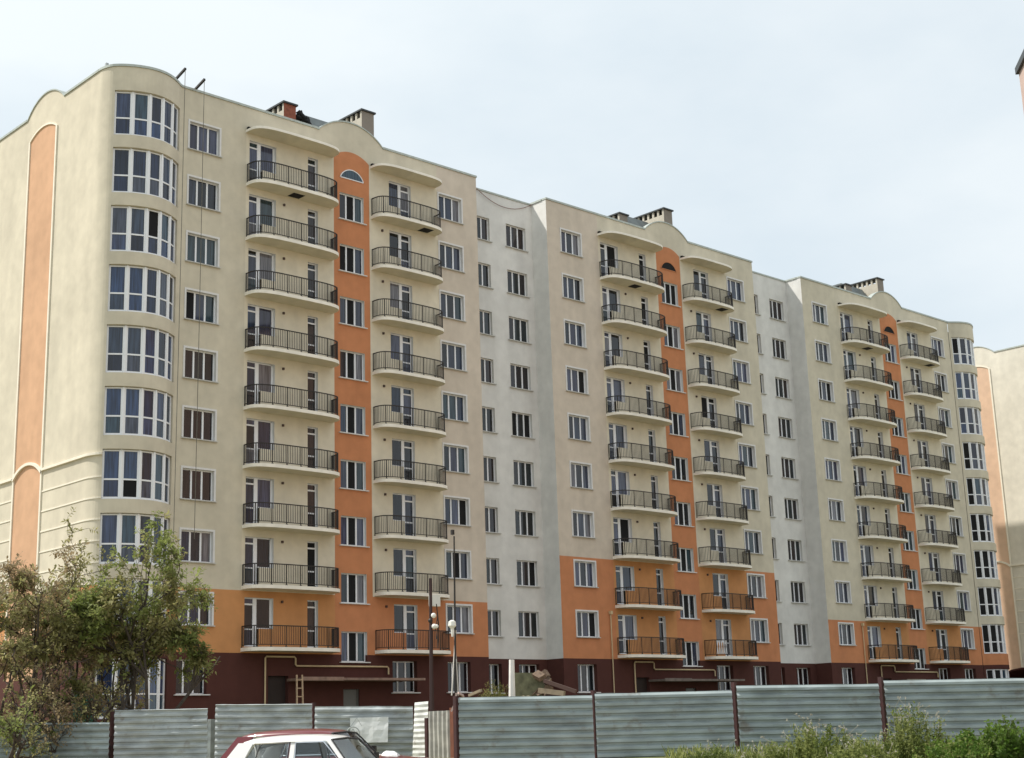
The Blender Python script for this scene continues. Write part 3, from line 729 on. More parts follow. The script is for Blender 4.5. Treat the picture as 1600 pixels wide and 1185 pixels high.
def sag_cable(x0, x1, z, sag, lab):
    c = MB(); c.tube([(x0+(x1-x0)*t/16, YR-.12, z-sag*4*(t/16)*(1-t/16)) for t in range(17)], .022, 5)
    tag(c.build('cable', plain('brown_cable', (.24, .12, .09), .7)), lab, 'cable')
sag_cable(20.9, 25.6, zz(1.60), .72, 'brown cable sagging across the top of the first recessed white wall')
ld = thing('ladder', 'wooden ladder leaning on the entrance canopy of the left section', 'ladder', (5.72, -1.5, 0))
for x0, x1 in ((-.32, .10), (.06, .42)):
    l = MB(); l.tube([(x0-.12, -.75, 0), (x1, .10, 3.72)], .045, 4); l.build('rail', WOOD, ld)
for k in range(9):
    t = (k+.7)/9.3; l = MB(); l.tube([(-.44+.54*t, -.75+.85*t, 3.72*t), (-.06+.48*t, -.75+.85*t, 3.72*t)], .035, 4); l.build('rung', WOOD, ld)
# roller of wires left over the second entrance is too small to show

# ------------------------------------------------------------------ corrugated metal fence
def galv(name, base, seed):
    m, t, b = new_mat(name); b.inputs['Metallic'].default_value = .05; b.inputs['Roughness'].default_value = .4
    n, v = noise_col(t, b, base, .28, 1.3, 7, stretch=(1, 1, 2.5))
    rs = t.nodes.new('ShaderNodeTexNoise'); rs.inputs['Scale'].default_value = 2.3; rs.inputs['Detail'].default_value = 9; rs.inputs['Roughness'].default_value = .65
    rr_ = t.nodes.new('ShaderNodeMapRange'); rr_.inputs['From Min'].default_value = .58; rr_.inputs['From Max'].default_value = .74; rr_.inputs['To Max'].default_value = .75
    rm = t.nodes.new('ShaderNodeMix'); rm.data_type = 'RGBA'; rm.inputs[7].default_value = (.16, .115, .075, 1)
    tc0 = t.nodes.new('ShaderNodeTexCoord'); t.links.new(tc0.outputs['Object'], rs.inputs['Vector']); t.links.new(rs.outputs['Fac'], rr_.inputs['Value']); t.links.new(rr_.outputs[0], rm.inputs[0]); t.links.new(v.outputs[0], rm.inputs[6]); t.links.new(rm.outputs[2], b.inputs['Base Color'])
    n2 = t.nodes.new('ShaderNodeTexNoise'); n2.inputs['Scale'].default_value = 18; n2.inputs['Detail'].default_value = 4
    mr = t.nodes.new('ShaderNodeMapRange'); mr.inputs['To Min'].default_value = .30; mr.inputs['To Max'].default_value = .58
    tc = t.nodes.new('ShaderNodeTexCoord'); t.links.new(tc.outputs['Object'], n2.inputs['Vector']); mr.inputs['To Min'].default_value = .2; mr.inputs['To Max'].default_value = .45; t.links.new(n2.outputs['Fac'], mr.inputs['Value']); t.links.new(mr.outputs[0], b.inputs['Roughness'])
    return m
GALV = galv('galvanised_sheet', (.29, .335, .335), 1); GALVL = galv('bright_galvanised_sheet', (.37, .40, .40), 2)
MAROON = plain('maroon_post', (.045, .012, .012), .6, var=.3, scale=8)
def corrugated(A, B, H, pitch=.15, dep=.032, dent=.02, horiz=True, seed=0, nx=16):
    """sheet from A to B (bottom corners), height H; ribs run along it"""
    A = Vector(A); B = Vector(B); d = (B-A); L_ = d.length; d.normalize(); nrm = Vector((-d.y, d.x, 0)).normalized()
    if nrm.dot(CAM-A) < 0: nrm = -nrm
    upv = Vector((0, 0, 1)); prof = []
    span, along = (H, L_) if horiz else (L_, H)
    k = 0; u = 0
    while u < span:
        for f, w in ((0, 0), (.26, 0), (.34, 1), (.68, 1)):
            q = u+f*pitch
            if q <= span: prof.append((q, w*dep))
        u += pitch
    prof.append((span, 0)); mb = MB(); n = len(prof)
    for i in range(nx+1):
        for q, w in prof:
            a, h = (along*i/nx, q) if horiz else (q, along*i/nx)
            w2 = w + dent*noise.noise(Vector((a*1.3+seed*7, h*1.6, seed)))+dent*.5*noise.noise(Vector((a*4+seed, h*4, seed*3)))
            e = .012*noise.noise(Vector((a*2, seed*9, 0))) if h > H-.01 else 0
            mb.v.append(tuple(A+d*a+nrm*w2+upv*(h+e)))
    for i in range(nx):
        for j in range(n-1): mb.f.append((i*n+j, (i+1)*n+j, (i+1)*n+j+1, i*n+j+1)); mb.m.append(0)
    return mb
def post(px, py0, D, w, zb=-.3, mat=None, parent=None, name='post'):
    a = at(px, py0, D); b = MB(); b.tube([(a.x, a.y, zb), (a.x, a.y, a.z)], w/2*1.2, 4); return b.build(name, mat or MAROON, parent)
f1 = thing('metal_fence', 'right-hand fence of horizontal corrugated galvanised sheets between maroon posts', 'fence')
DR_ = 34.0; HR_ = 1.45
for i, (xa, ya, xb, yb) in enumerate([(716, 1090, 925, 1086.5), (929, 1084, 1143, 1079), (1150, 1071.5, 1372, 1068.5), (1380, 1063.5, 1602, 1059.5), (1610, 1056, 1830, 1050)]):
    a, b = at(xa, ya, DR_), at(xb, yb, DR_)
    corrugated((a.x, a.y, a.z-HR_), (b.x, b.y, b.z-HR_), HR_, pitch=.16, dep=.058, seed=i+1, dent=.024).build('panel', GALV, f1, fix=False)
for px, py in ((712, 1088), (927, 1079), (1146.5, 1066), (1375.5, 1058), (1606, 1052)):
    post(px, py, DR_+.10 if px > 900 else DR_, .11, -.5, parent=f1)
f2 = thing('metal_fence', 'left-hand fence of dented corrugated sheets of uneven height behind the white car', 'fence')
DL_ = 46.0
for i, (xa, ya, xb, yb, D, H) in enumerate([(-130, 1140, 22, 1136, 46.4, 1.55), (27, 1130, 172, 1129, 46.2, 1.6), (180, 1110, 325, 1107, 46, 1.75), (337, 1101, 488, 1100, 45.8, 1.75), (492, 1104, 645, 1103.5, 45.5, 1.7)]):
    a, b = at(xa, ya, D), at(xb, yb, D-.1)
    corrugated((a.x, a.y, a.z-H), (b.x, b.y, b.z-H), H, pitch=.185, dep=.055, seed=i+11, dent=.05, nx=22).build('panel', GALVL if i > 1 else GALV, f2, fix=False)
for px, py in ((24.5, 1128), (176, 1112), (490, 1098)): post(px, py, 46.3, .13, parent=f2)
b = post(331, 1124, 46.4, .22, parent=f2, mat=GALV, name='post')
tw_ = MB()
A0, A1 = at(644, 1190, 44.2), at(668, 1190, 43.2); T0, T1 = at(648, 1098, 44.4), at(669, 1096, 43.4)
n = 22
for i in range(n+1):
    t = i/n
    for j in range(9):
        u = j/8; p = (A0.lerp(T0, t)).lerp(A1.lerp(T1, t), u); w = .05*math.sin(t*n*PI/1.0+.0)*(-1 if i % 2 else 1) + .07*noise.noise(Vector((t*6, u*2, 4)))
        w = .045*(1 if i % 2 else -1) + .06*noise.noise(Vector((t*5, u*2, 4))); tw_.v.append(tuple(p - FH*w))
for i in range(n):
    for j in range(8): tw_.f.append((i*9+j, i*9+j+1, (i+1)*9+j+1, (i+1)*9+j)); tw_.m.append(0)
o = tw_.build('metal_sheet', galv('pale_sheet', (.62, .63, .60), 3), fix=False); tag(o, 'narrow crumpled pale corrugated sheet standing upright left of the gate', 'metal sheet')
gt = thing('metal_gate', 'narrow rusty gate of vertical corrugated sheet between the two fences', 'gate')
A, B = at(670, 1112, 40.2), at(705, 1110, 39.6)
g_ = corrugated((A.x, A.y, -.25), (B.x, B.y, -.25), A.z+.25, pitch=.17, dep=.07, horiz=False, seed=31, dent=.02, nx=8)
g_.build('leaf', galv('old_gate_sheet', (.42, .41, .37), 4), gt, fix=False)
post(708, 1106, 39.3, .16, parent=gt, mat=plain('rusty_post', (.15, .05, .025), .8, var=.3), name='gate_post'); post(667, 1122, 42, .12, parent=gt, name='gate_post')

# ------------------------------------------------------------------ poles by the gate
PORC = plain('white_porcelain', (.82, .80, .74), .3)
p1 = thing('utility_pole', 'dark pole with a pale box and two white globes beside the gate', 'pole', gpos(43, lat(673, 43)))
base = p1.location
def rel(px, py, D, root): return at(px, py, D) - root
t_ = rel(672.5, 904, 43, base); q_ = rel(674, 1050, 43, base)
MB().tube([(q_.x*.98, q_.y*.98, -.3), tuple(q_), tuple(t_)], [.085, .06, .045], 6).build('shaft', plain('maroon_pole', (.03, .010, .009), .6), p1)
c = rel(679, 939, 43.14, base); MB().box(c.x-.17, c.x+.17, c.y-.06, c.y+.06, c.z-.16, c.z+.16).build('box', plain('pale_box', (.70, .70, .66), .6), p1)
for px, py in ((677.5, 962), (678.5, 979)):
    c = rel(px, py, 42.8, base); MB().sphere(c, .075, 12, 8).build('globe', PORC, p1, smooth=True)
c = rel(682, 979, 42.8, base); MB().sphere(c, .06, 10, 6).build('globe', PORC, p1, smooth=True)
c = rel(672.5, 970, 42.9, base); MB().sphere(c, .07, 8, 5).build('bracket', IRON, p1)
for k in range(3):
    a_, b_ = rel(682, 944, 43, base), rel(680+k*2, 985+k*14, 42.9, base); MB().tube([tuple(a_), tuple(a_.lerp(b_, .5)+RH*.05), tuple(b_)], .014, 4).build('wire', IRON, p1)
p2 = thing('mast', 'tall thin dark mast with a white bell-shaped lamp rising behind the gate', 'mast', gpos(42, lat(712, 42)))
base = p2.location
t_ = rel(709.5, 838, 42, base)
MB().tube([(0, 0, -.3), (t_.x*.5, t_.y*.5, t_.z*.5), tuple(t_)], [.045, .032, .022], 6).build('shaft', IRON, p2)
c = rel(707, 832, 42, base); MB().box(c.x-.04, c.x+.04, c.y-.04, c.y+.04, c.z-.07, c.z+.07).build('finial', IRON, p2)
c = rel(706.5, 977, 41.8, base); mb = MB()
mb.tube([(c.x, c.y, c.z+.14), (c.x, c.y, c.z+.10), (c.x, c.y, c.z-.02), (c.x, c.y, c.z-.10), (c.x, c.y, c.z-.32)], [.03, .10, .115, .045, .025], 10); mb.build('lamp', PORC, p2)
for dx, dx2 in ((-6, 3), (4, -3)):
    a_, b_ = rel(712+dx, 1087, 42, base), rel(711+dx2*.4, 985, 42, base); MB().tube([tuple(a_), tuple(b_)], .022, 4).build('stay', plain('pale_stay', (.55, .52, .48), .5), p2)
for (x0, y0, x1, y1, lab) in ((705, 1112, 713, 1083, 'pale crooked batten tied to the gate post'), (716, 1083, 724, 1090, 'short pale batten lying over the fence corner')):
    a_, b_ = at(x0, y0, 36.9 if x0 < 710 else 34.4), at(x1, y1, 36.9 if x0 < 710 else 34.6); m_ = MB(); m_.tube([tuple(a_), tuple((a_+b_)/2+RH*.04), tuple(b_)], .03, 4); tag(m_.build('batten', plain('pink_wood', (.55, .40, .36), .8)), lab, 'batten')

def rv0(): return Vector((R.uniform(-1, 1), R.uniform(-1, 1), R.uniform(-1, 1))).normalized()
# ------------------------------------------------------------------ spoil heap with concrete block behind the right fence
Dm = 41.0
mh = MB(); nx, ny = 22, 10
for j in range(ny+1):
    for i in range(nx+1):
        px = 735+170*i/nx; D = Dm-2.6+5.2*j/ny; u, v = i/nx*2-1, j/ny*2-1
        h = max(0, 1-u*u)*max(0, 1-v*v); g = gpos(D, lat(px, D)); g.z = -.15+1.72*h**.6*(1+.12*noise.noise(Vector((i*.5, j*.6, 2)))) if h > 0 else -.2; mh.v.append(tuple(g))
for j in range(ny):
    for i in range(nx): mh.f.append((j*(nx+1)+i, j*(nx+1)+i+1, (j+1)*(nx+1)+i+1, (j+1)*(nx+1)+i)); mh.m.append(0)
tag(mh.build('spoil_heap', plain('sandy_soil', (.20, .17, .11), .95, var=.2, scale=3), smooth=True, fix=False), 'low heap of sandy soil showing just over the right-hand fence', 'heap')
MOSS = plain('mossy_concrete', (.15, .145, .085), .9, var=.4, scale=5)
c = at(825, 1070, Dm-.3)
m = MB(); a = RH; poly = [(-.42, -.32), (.36, -.34), (.46, -.1), (.40, .30), (-.40, .33)]
def lw(s, z, d): p_ = c+RH*s+FH*d; return (p_.x, p_.y, c.z+z)
m.add([lw(s_, z_, 0) for s_, z_ in poly]+[lw(s_, z_, .7) for s_, z_ in poly], [(0, 1, 2, 3, 4), (9, 8, 7, 6, 5)]+[(i, (i+1) % 5, (i+1) % 5+5, i+5) for i in range(5)])
tag(m.build('concrete_block', MOSS), 'mossy concrete block lying on the soil heap right of the white post', 'block')
c = at(849, 1064, Dm-.2); m = MB()
for i in range(13):
    q_ = c+RH*R.uniform(-.24, .2)+FH*R.uniform(-.2, .2)+Vector((0, 0, R.uniform(-.42, .22))); a_, b_, d_ = rv0(), rv0(), rv0(); k_ = R.uniform(.07, .15)
    vs = [q_+(a_*x+b_*y*.8+d_*z*.6)*k_ for x in (-1, 1) for y in (-1, 1) for z in (-1, 1)]
    m.add(vs, [(0, 1, 3, 2), (4, 6, 7, 5), (0, 4, 5, 1), (2, 3, 7, 6), (0, 2, 6, 4), (1, 5, 7, 3)])
tag(m.build('rubble_pile', plain('brown_rubble', (.20, .14, .10), .95, var=.4, scale=9)), 'brown broken rubble heaped against the mossy concrete block', 'rubble')
c0, c1 = at(800, 1090, Dm-1.0), at(799.5, 1031, Dm-1.0); m = MB(); m.tube([(c0.x, c0.y, .2), tuple(c0), tuple(c1)], [.10, .095, .075], 8)
tag(m.build('white_post', plain('whitewashed_post', (.80, .76, .72), .7, var=.08), smooth=False), 'short white round post standing in the soil heap behind the fence', 'post')
for k, (x0, y0, x1, y1, w_, lab) in enumerate(((842, 1079, 882, 1084, .09, 'pale timber beam lying at the right foot of the soil heap'), (850, 1064, 900, 1081, .07, 'dark plank sloping down from the concrete block'), (733, 1087, 752, 1079, .05, 'thin pale batten at the left edge of the soil heap'))):
    a_, b_ = at(x0, y0, Dm-.6), at(x1, y1, Dm-.9); m = MB(); m.tube([tuple(a_), tuple(b_)], w_, 4)
    tag(m.build('timber', plain('grey_timber', (.24, .19, .13), .8, var=.3) if k != 1 else plain('dark_timber', (.09, .05, .04), .8)), lab, 'timber')

# ------------------------------------------------------------------ banner on the left fence
a_, b_ = at(547, 1122, 45.25), at(607, 1120.5, 45.05); c_, d_ = at(606, 1160, 45.05), at(548, 1161, 45.25)
bn = thing('banner', 'white sheet with a faint round emblem hung on the dented fence', 'banner')
m = MB(); N = 10
for i in range(N+1):
    for j in range(7):
        u, v = i/N, j/6; p_ = d_.lerp(c_, u).lerp(a_.lerp(b_, u), v) - FH*(.02+.03*noise.noise(Vector((u*4, v*3, 8)))); m.v.append(tuple(p_))
for i in range(N):
    for j in range(6): m.f.append((i*7+j, (i+1)*7+j, (i+1)*7+j+1, i*7+j+1)); m.m.append(0)
m.build('sheet', plain('white_cloth', (.70, .72, .72), .8, var=.06), bn, fix=False)
EM = plain('grey_print', (.40, .43, .43), .8)
c = at(552, 1147, 45.15) - FH*.07
m = MB(); m.tube([tuple(c+RH*(.20*math.cos(t*PI/10))+Vector((0, 0, .20*math.sin(t*PI/10)))) for t in range(21)], .016, 4)
m.tube([tuple(c+RH*(.05*math.cos(t*PI/8))+Vector((0, 0, .13*math.sin(t*PI/8)))) for t in range(17)], .012, 4)
tri = [c+RH*-.08+Vector((0, 0, .20)), c+RH*.12+Vector((0, 0, .46)), c+RH*.26+Vector((0, 0, .22))]
m.tube([tuple(t) for t in tri], .012, 4); m.build('emblem', EM, bn)

# ------------------------------------------------------------------ cars
CHROME = plain('chrome', (.65, .66, .68), .2, 1); RUBBER = plain('tyre_rubber', (.02, .02, .02), .8); SEAL = plain('black_seal', (.012, .012, .012), .5)
def car_glass(name):
    m, t, b = new_mat(name); b.inputs['Base Color'].default_value = (.75, .80, .80, 1); b.inputs['Roughness'].default_value = .02; b.inputs['IOR'].default_value = 1.45
    b.inputs['Transmission Weight'].default_value = 1.0; return m
CG = car_glass('car_glass')
def paint(name, col):
    m, t, b = new_mat(name); b.inputs['Base Color'].default_value = (*col, 1); b.inputs['Roughness'].default_value = .28; b.inputs['Coat Weight'].default_value = .6; b.inputs['Coat Roughness'].default_value = .06; return m
def make_car(name, label, loc, rz, body_m, roof_m, kz=1.0, spoiler=False):
    root = thing(name, label, 'car', loc, rz)
    def S(x): return x
    hwid = .80
    # lower body: loft of cross sections from tail to nose
    st = [(-2.02, .62, .42, .86), (-1.97, .74, .36, .93), (-1.6, .79, .26, .95), (-1.0, hwid, .22, .965), (0, hwid+.01, .20, .965), (.8, hwid, .22, .95), (1.4, .79, .24, .90), (1.92, .76, .32, .84), (2.03, .70, .40, .78)]
    m = MB(); ring = None
    for x, w, zb, zt in st:
        sec = [(w*.9, zb), (w, zb+.14), (w, (zb+zt)/2), (w*.985, zt-.10), (w*.93, zt-.01), (w*.55, zt+.02), (0, zt+.03)]
        sec = sec + [(-a_, b_) for a_, b_ in sec[-2::-1]]
        o = len(m.v); m.v += [(x, y, z*kz) for y, z in sec]; n = len(sec)
        if ring is not None:
            for k in range(n-1): m.f.append((ring+k, ring+k+1, o+k+1, o+k)); m.m.append(0)
            m.f.append((ring+n-1, ring, o, o+n-1)); m.m.append(0)
        else: m.f.append(tuple(range(o, o+n))); m.m.append(0)
        ring = o
    m.f.append(tuple(range(ring, ring+n))[::-1]); m.m.append(0)
    m.build('body', body_m, root, smooth=False)
    zb_, zr = .955*kz, 1.36*kz; ctr = 1.44*kz
    # roof: crowned sheet with rounded edges
    r = MB(); X = [(-1.30, .30, -.10), (-1.17, .56, -.045), (-1.02, .595, -.012), (-.7, .61, .012), (-.3, .62, .02), (.1, .61, .012), (.36, .595, -.012), (.48, .57, -.04), (.54, .54, -.065)]
    ring = None
    for x, w, dz in X:
        row = [(-w-.022, zr+dz-.055), (-w-.012, zr+dz-.01), (-w*.9, zr+dz+.03), (-w*.5, zr+dz+.062), (0, zr+dz+.072)]; row = row + [(-a_, b_) for a_, b_ in row[-2::-1]]
        o = len(r.v); r.v += [(x, y, z) for y, z in row]; n = len(row)
        if ring is not None:
            for k in range(n-1): r.f.append((ring+k, ring+k+1, o+k+1, o+k)); r.m.append(0)
        ring = o
    r.build('roof', roof_m, root, smooth=True)
    # pillars and drip rails
    for sgn in (-1, 1):
        yb_, yt = .735*sgn, .615*sgn
        def pt(x0, x1, f): return (x0+(x1-x0)*f, yb_+(yt-yb_)*f, zb_+(zr-.03-zb_)*f)
        def pil(xb0, xb1, xt0, xt1, th=.045):
            p = MB(); i_ = -sgn*th; a_ = [pt(xb0, xt0, 0), pt(xb1, xt1, 0), pt(xb1, xt1, 1), pt(xb0, xt0, 1)]
            p.add(a_+[(x, y+i_, z) for x, y, z in a_], [(0, 1, 2, 3), (4, 7, 6, 5), (0, 4, 5, 1), (1, 5, 6, 2), (2, 6, 7, 3), (3, 7, 4, 0)]); p.build('pillar', roof_m, root)
        pil(-1.50, -1.12, -1.22, -.93); pil(-.22, -.13, -.22, -.14); pil(.78, .86, .44, .52)
    # belt strip, window frames
    for sgn in (-1, 1):
        s_ = MB()
        yb_, yt = .741*sgn, .622*sgn
        def pt(x, f): return (x, yb_+(yt-yb_)*f, zb_+.012+(zr-.05-zb_)*f)
        for loop in ([(-1.10, .03), (-.90, .97), (-.255, .97), (-.255, .03)], [(-.10, .03), (-.12, .97), (.40, .97), (.74, .03)]):
            q_ = [pt(*a_) for a_ in loop]; s_.tube(q_+[q_[0]], .016, 4)
        s_.build('window_trim', CHROME, root)
    g = MB()
    for sgn in (-1, 1):
        yb_, yt = .735*sgn, .616*sgn
        for x in ((-.86, -.80), (.44, .30)):
            g.tube([(x[0], yb_*1.004, zb_+.02), (x[1] if x[0] > 0 else -.80, yt*1.006, zr-.05)], .011, 4)
        if sgn < 0: pass
    g.build('window_divider', SEAL if not spoiler else CHROME, root)
    # glass panes
    for sgn in (-1, 1):
        yb_, yt = .725*sgn, .606*sgn
        def pt(x, f): return (x, yb_+(yt-yb_)*f, zb_+(zr-.03-zb_)*f)
        for loop in ([(-1.14, 0), (-.22, 0), (-.22, 1), (-.93, 1)], [(-.13, 0), (.78, 0), (.44, 1), (-.14, 1)]):
            a_ = [pt(*q_) for q_ in loop]; m = MB(); m.add(a_+[(x, y-sgn*.005, z) for x, y, z in a_], [(0, 1, 2, 3), (4, 7, 6, 5), (0, 4, 5, 1), (1, 5, 6, 2), (2, 6, 7, 3), (3, 7, 4, 0)]); m.build('side_window', CG, root)
    ws = [(.86, -.70, zb_), (.90, 0, zb_+.01), (.86, .70, zb_), (.52, .57, zr-.02), (.56, 0, zr+.005), (.52, -.57, zr-.02)]
    m = MB(); m.add(ws+[(x-.006, y, z-.003) for x, y, z in ws], [(0, 1, 4, 5), (1, 2, 3, 4), (6, 11, 10, 7), (7, 10, 9, 8)]); m.build('windscreen', CG, root)
    m = MB(); m.tube([ws[0], ws[5], ws[4], ws[3], ws[2]], .02, 5); m.tube([ws[0], ws[1], ws[2]], .02, 5); m.build('windscreen_seal', SEAL, root)
    rw = [(-1.50, -.66, zb_), (-1.53, 0, zb_), (-1.50, .66, zb_), (-1.24, .54, zr-.06), (-1.27, 0, zr-.04), (-1.24, -.54, zr-.06)]
    m = MB(); m.add(rw+[(x+.006, y, z) for x, y, z in rw], [(0, 5, 4, 1), (1, 4, 3, 2), (6, 7, 10, 11), (7, 8, 9, 10)]); m.build('rear_window', CG, root)
    # cabin: seats and wheel
    i_ = MB()
    for x, y in ((-.15, -.36), (-.15, .36)): i_.box(x-.10, x+.06, y-.24, y+.24, .45, 1.02*kz); i_.box(x-.1, x+.4, y-.24, y+.24, .4, .55)
    i_.box(-1.05, -.85, -.6, .6, .45, .98*kz); i_.box(.62, .84, -.66, .66, .7, .95*kz)
    i_.build('seats', plain('dark_upholstery', (.05, .045, .045), .9), root)
    sw = MB(); sw.tube([(.42+.05*math.sin(t*PI/8), .36+.18*math.cos(t*PI/8), .95*kz+.16*math.sin(t*PI/8)) for t in range(17)], .014, 5); sw.build('steering_wheel', SEAL, root)
    for x in (-1.21, 1.21):
        for y in (-.70, .70):
            w = MB(); w.tube([(x, y-.08, .29), (x, y+.08, .29)], .29, 18); wo = w.build('wheel', RUBBER, root); h_ = MB(); h_.tube([(x, y-.09, .29), (x, y+.09, .29)], .17, 14); h_.build('rim', CHROME, wo)
    for y in (-.56, .56):
        h_ = MB(); h_.tube([(2.02, y, .62), (2.06, y, .62)], .09, 12); h_.build('headlight', PORC, root)
        h_ = MB(); h_.box(-2.06, -2.01, y-.12, y+.12, .6, .76); h_.build('tail_light', plain('red_lens', (.4, .02, .02), .2), root)
    for y in (.80,):
        h_ = MB(); h_.box(.72, .78, y-.10 if y < 0 else y, y if y < 0 else y+.10, 1.0*kz, 1.10*kz); h_.build('mirror', SEAL, root)
    for x in (-2.06, 2.03):
        h_ = MB(); h_.box(x, x+.05, -.74, .74, .38, .48); h_.build('bumper', CHROME, root)
    if spoiler:
        root.scale = (1.12, 1, 1)
    return root
th = math.radians(17)
hd = RH*math.cos(th) - FH*math.sin(th); rzc = math.atan2(hd.y, hd.x)
left_ = Vector((-hd.y, hd.x, 0))
def car_origin(px, D, lx, ly):
    q_ = gpos(D, lat(px, D)); return q_ - hd*lx - left_*ly
o1 = car_origin(345, 26.2, -1.50, -.735); o1.z = -.79
make_car('car', 'old white saloon car with chrome-edged side windows parked before the fence', o1, rzc, paint('white_paint', (.78, .77, .74)), paint('white_roof_paint', (.80, .79, .77)))
o2 = car_origin(384, 28.9, -1.20, -.60); o2.z = -.74
make_car('car', 'dark red car parked close behind the white saloon', o2, rzc, paint('maroon_paint', (.14, .012, .016)), paint('maroon_roof_paint', (.14, .012, .016)), 1.05, True)
c = at(596, 1178, 28.6); m = MB(); n = 14
for i in range(n+1):
    for j in range(9):
        u, v = i/n*2-1, j/8*2-1; e_ = max(0, 1-u*u)*max(0, 1-v*v)
        h_ = -.12+(.10+.16*max(0, u))*e_**.5+.10*e_*noise.noise(Vector((u*2.5, v*2.5, 5)))
        q_ = c+RH*(u*.36+.05*noise.noise(Vector((u*2, v*2, 1))))+FH*v*.22; m.v.append((q_.x, q_.y, c.z+h_))
for i in range(n):
    for j in range(8): m.f.append((i*9+j, (i+1)*9+j, (i+1)*9+j+1, i*9+j+1)); m.m.append(0)
tag(m.build('cloth', plain('white_fabric', (.82, .82, .80), .9), fix=False), 'crumpled white cloth lying on the bonnet of the dark red car', 'cloth')
c = at(655, 1180, 42.6); m = MB()
for i in range(6): m.sphere((c.x+RH.x*R.uniform(-.25, .25), c.y+RH.y*R.uniform(-.25, .25), c.z-.2+R.uniform(-.1, .12)), R.uniform(.1, .16), 7, 5, 0, (1.3, 1.3, .8))
tag(m.build('sack', plain('white_sack', (.80, .79, .75), .9), smooth=True), 'white sack at the foot of the crumpled metal sheet', 'sack')
c = at(131, 1106, 48.5); m = MB(); m.tube([(c.x, c.y, 0), (c.x, c.y, c.z-.2), (c.x, c.y, c.z+.38), (c.x, c.y, c.z+.42)], [.30, .34, .33, .24], 12)
tag(m.build('barrel', plain('teal_plastic', (.05, .26, .18), .5)), 'teal green barrel standing behind the left-hand fence under the trees', 'barrel')

# ------------------------------------------------------------------ trees
def leaf_mat(name, c1, c2):
    m, t, b = new_mat(name); b.inputs['Roughness'].default_value = .6; b.inputs['Specular IOR Level'].default_value = .3
    tc = t.nodes.new('ShaderNodeTexCoord'); n = t.nodes.new('ShaderNodeTexNoise'); n.inputs['Scale'].default_value = 1.1; n.inputs['Detail'].default_value = 5
    r = t.nodes.new('ShaderNodeValToRGB'); r.color_ramp.elements[0].position = .38; r.color_ramp.elements[0].color = (*c1, 1); r.color_ramp.elements[1].position = .62; r.color_ramp.elements[1].color = (*c2, 1)
    t.links.new(tc.outputs['Object'], n.inputs['Vector']); t.links.new(n.outputs['Fac'], r.inputs[0]); t.links.new(r.outputs[0], b.inputs['Base Color'])
    tr = t.nodes.new('ShaderNodeBsdfTranslucent'); mx_ = t.nodes.new('ShaderNodeMixShader'); mx_.inputs[0].default_value = .52
    t.links.new(r.outputs[0], tr.inputs['Color']); t.links.new(b.outputs[0], mx_.inputs[1]); t.links.new(tr.outputs[0], mx_.inputs[2]); t.links.new(mx_.outputs[0], t.nodes['Material Output'].inputs['Surface'])
    return m
BARK = plain('dark_bark', (.075, .058, .045), .9, var=.3, scale=12)
def leaf(mb, p, d, n_, ln, wd, m=0):
    s_ = d.cross(n_)
    if s_.length < 1e-4: s_ = d.orthogonal()
    s_.normalize(); a_ = p; t_ = p+d*ln; mid = p+d*ln*.45+n_*ln*.10
    mb.add([a_, mid+s_*wd*.5, t_, mid-s_*wd*.5], [(0, 1, 2, 3)], m)
def rv(rr): 
    while True:
        v = Vector((rr.uniform(-1, 1), rr.uniform(-1, 1), rr.uniform(-1, 1)))
        if .05 < v.length < 1: return v.normalized()
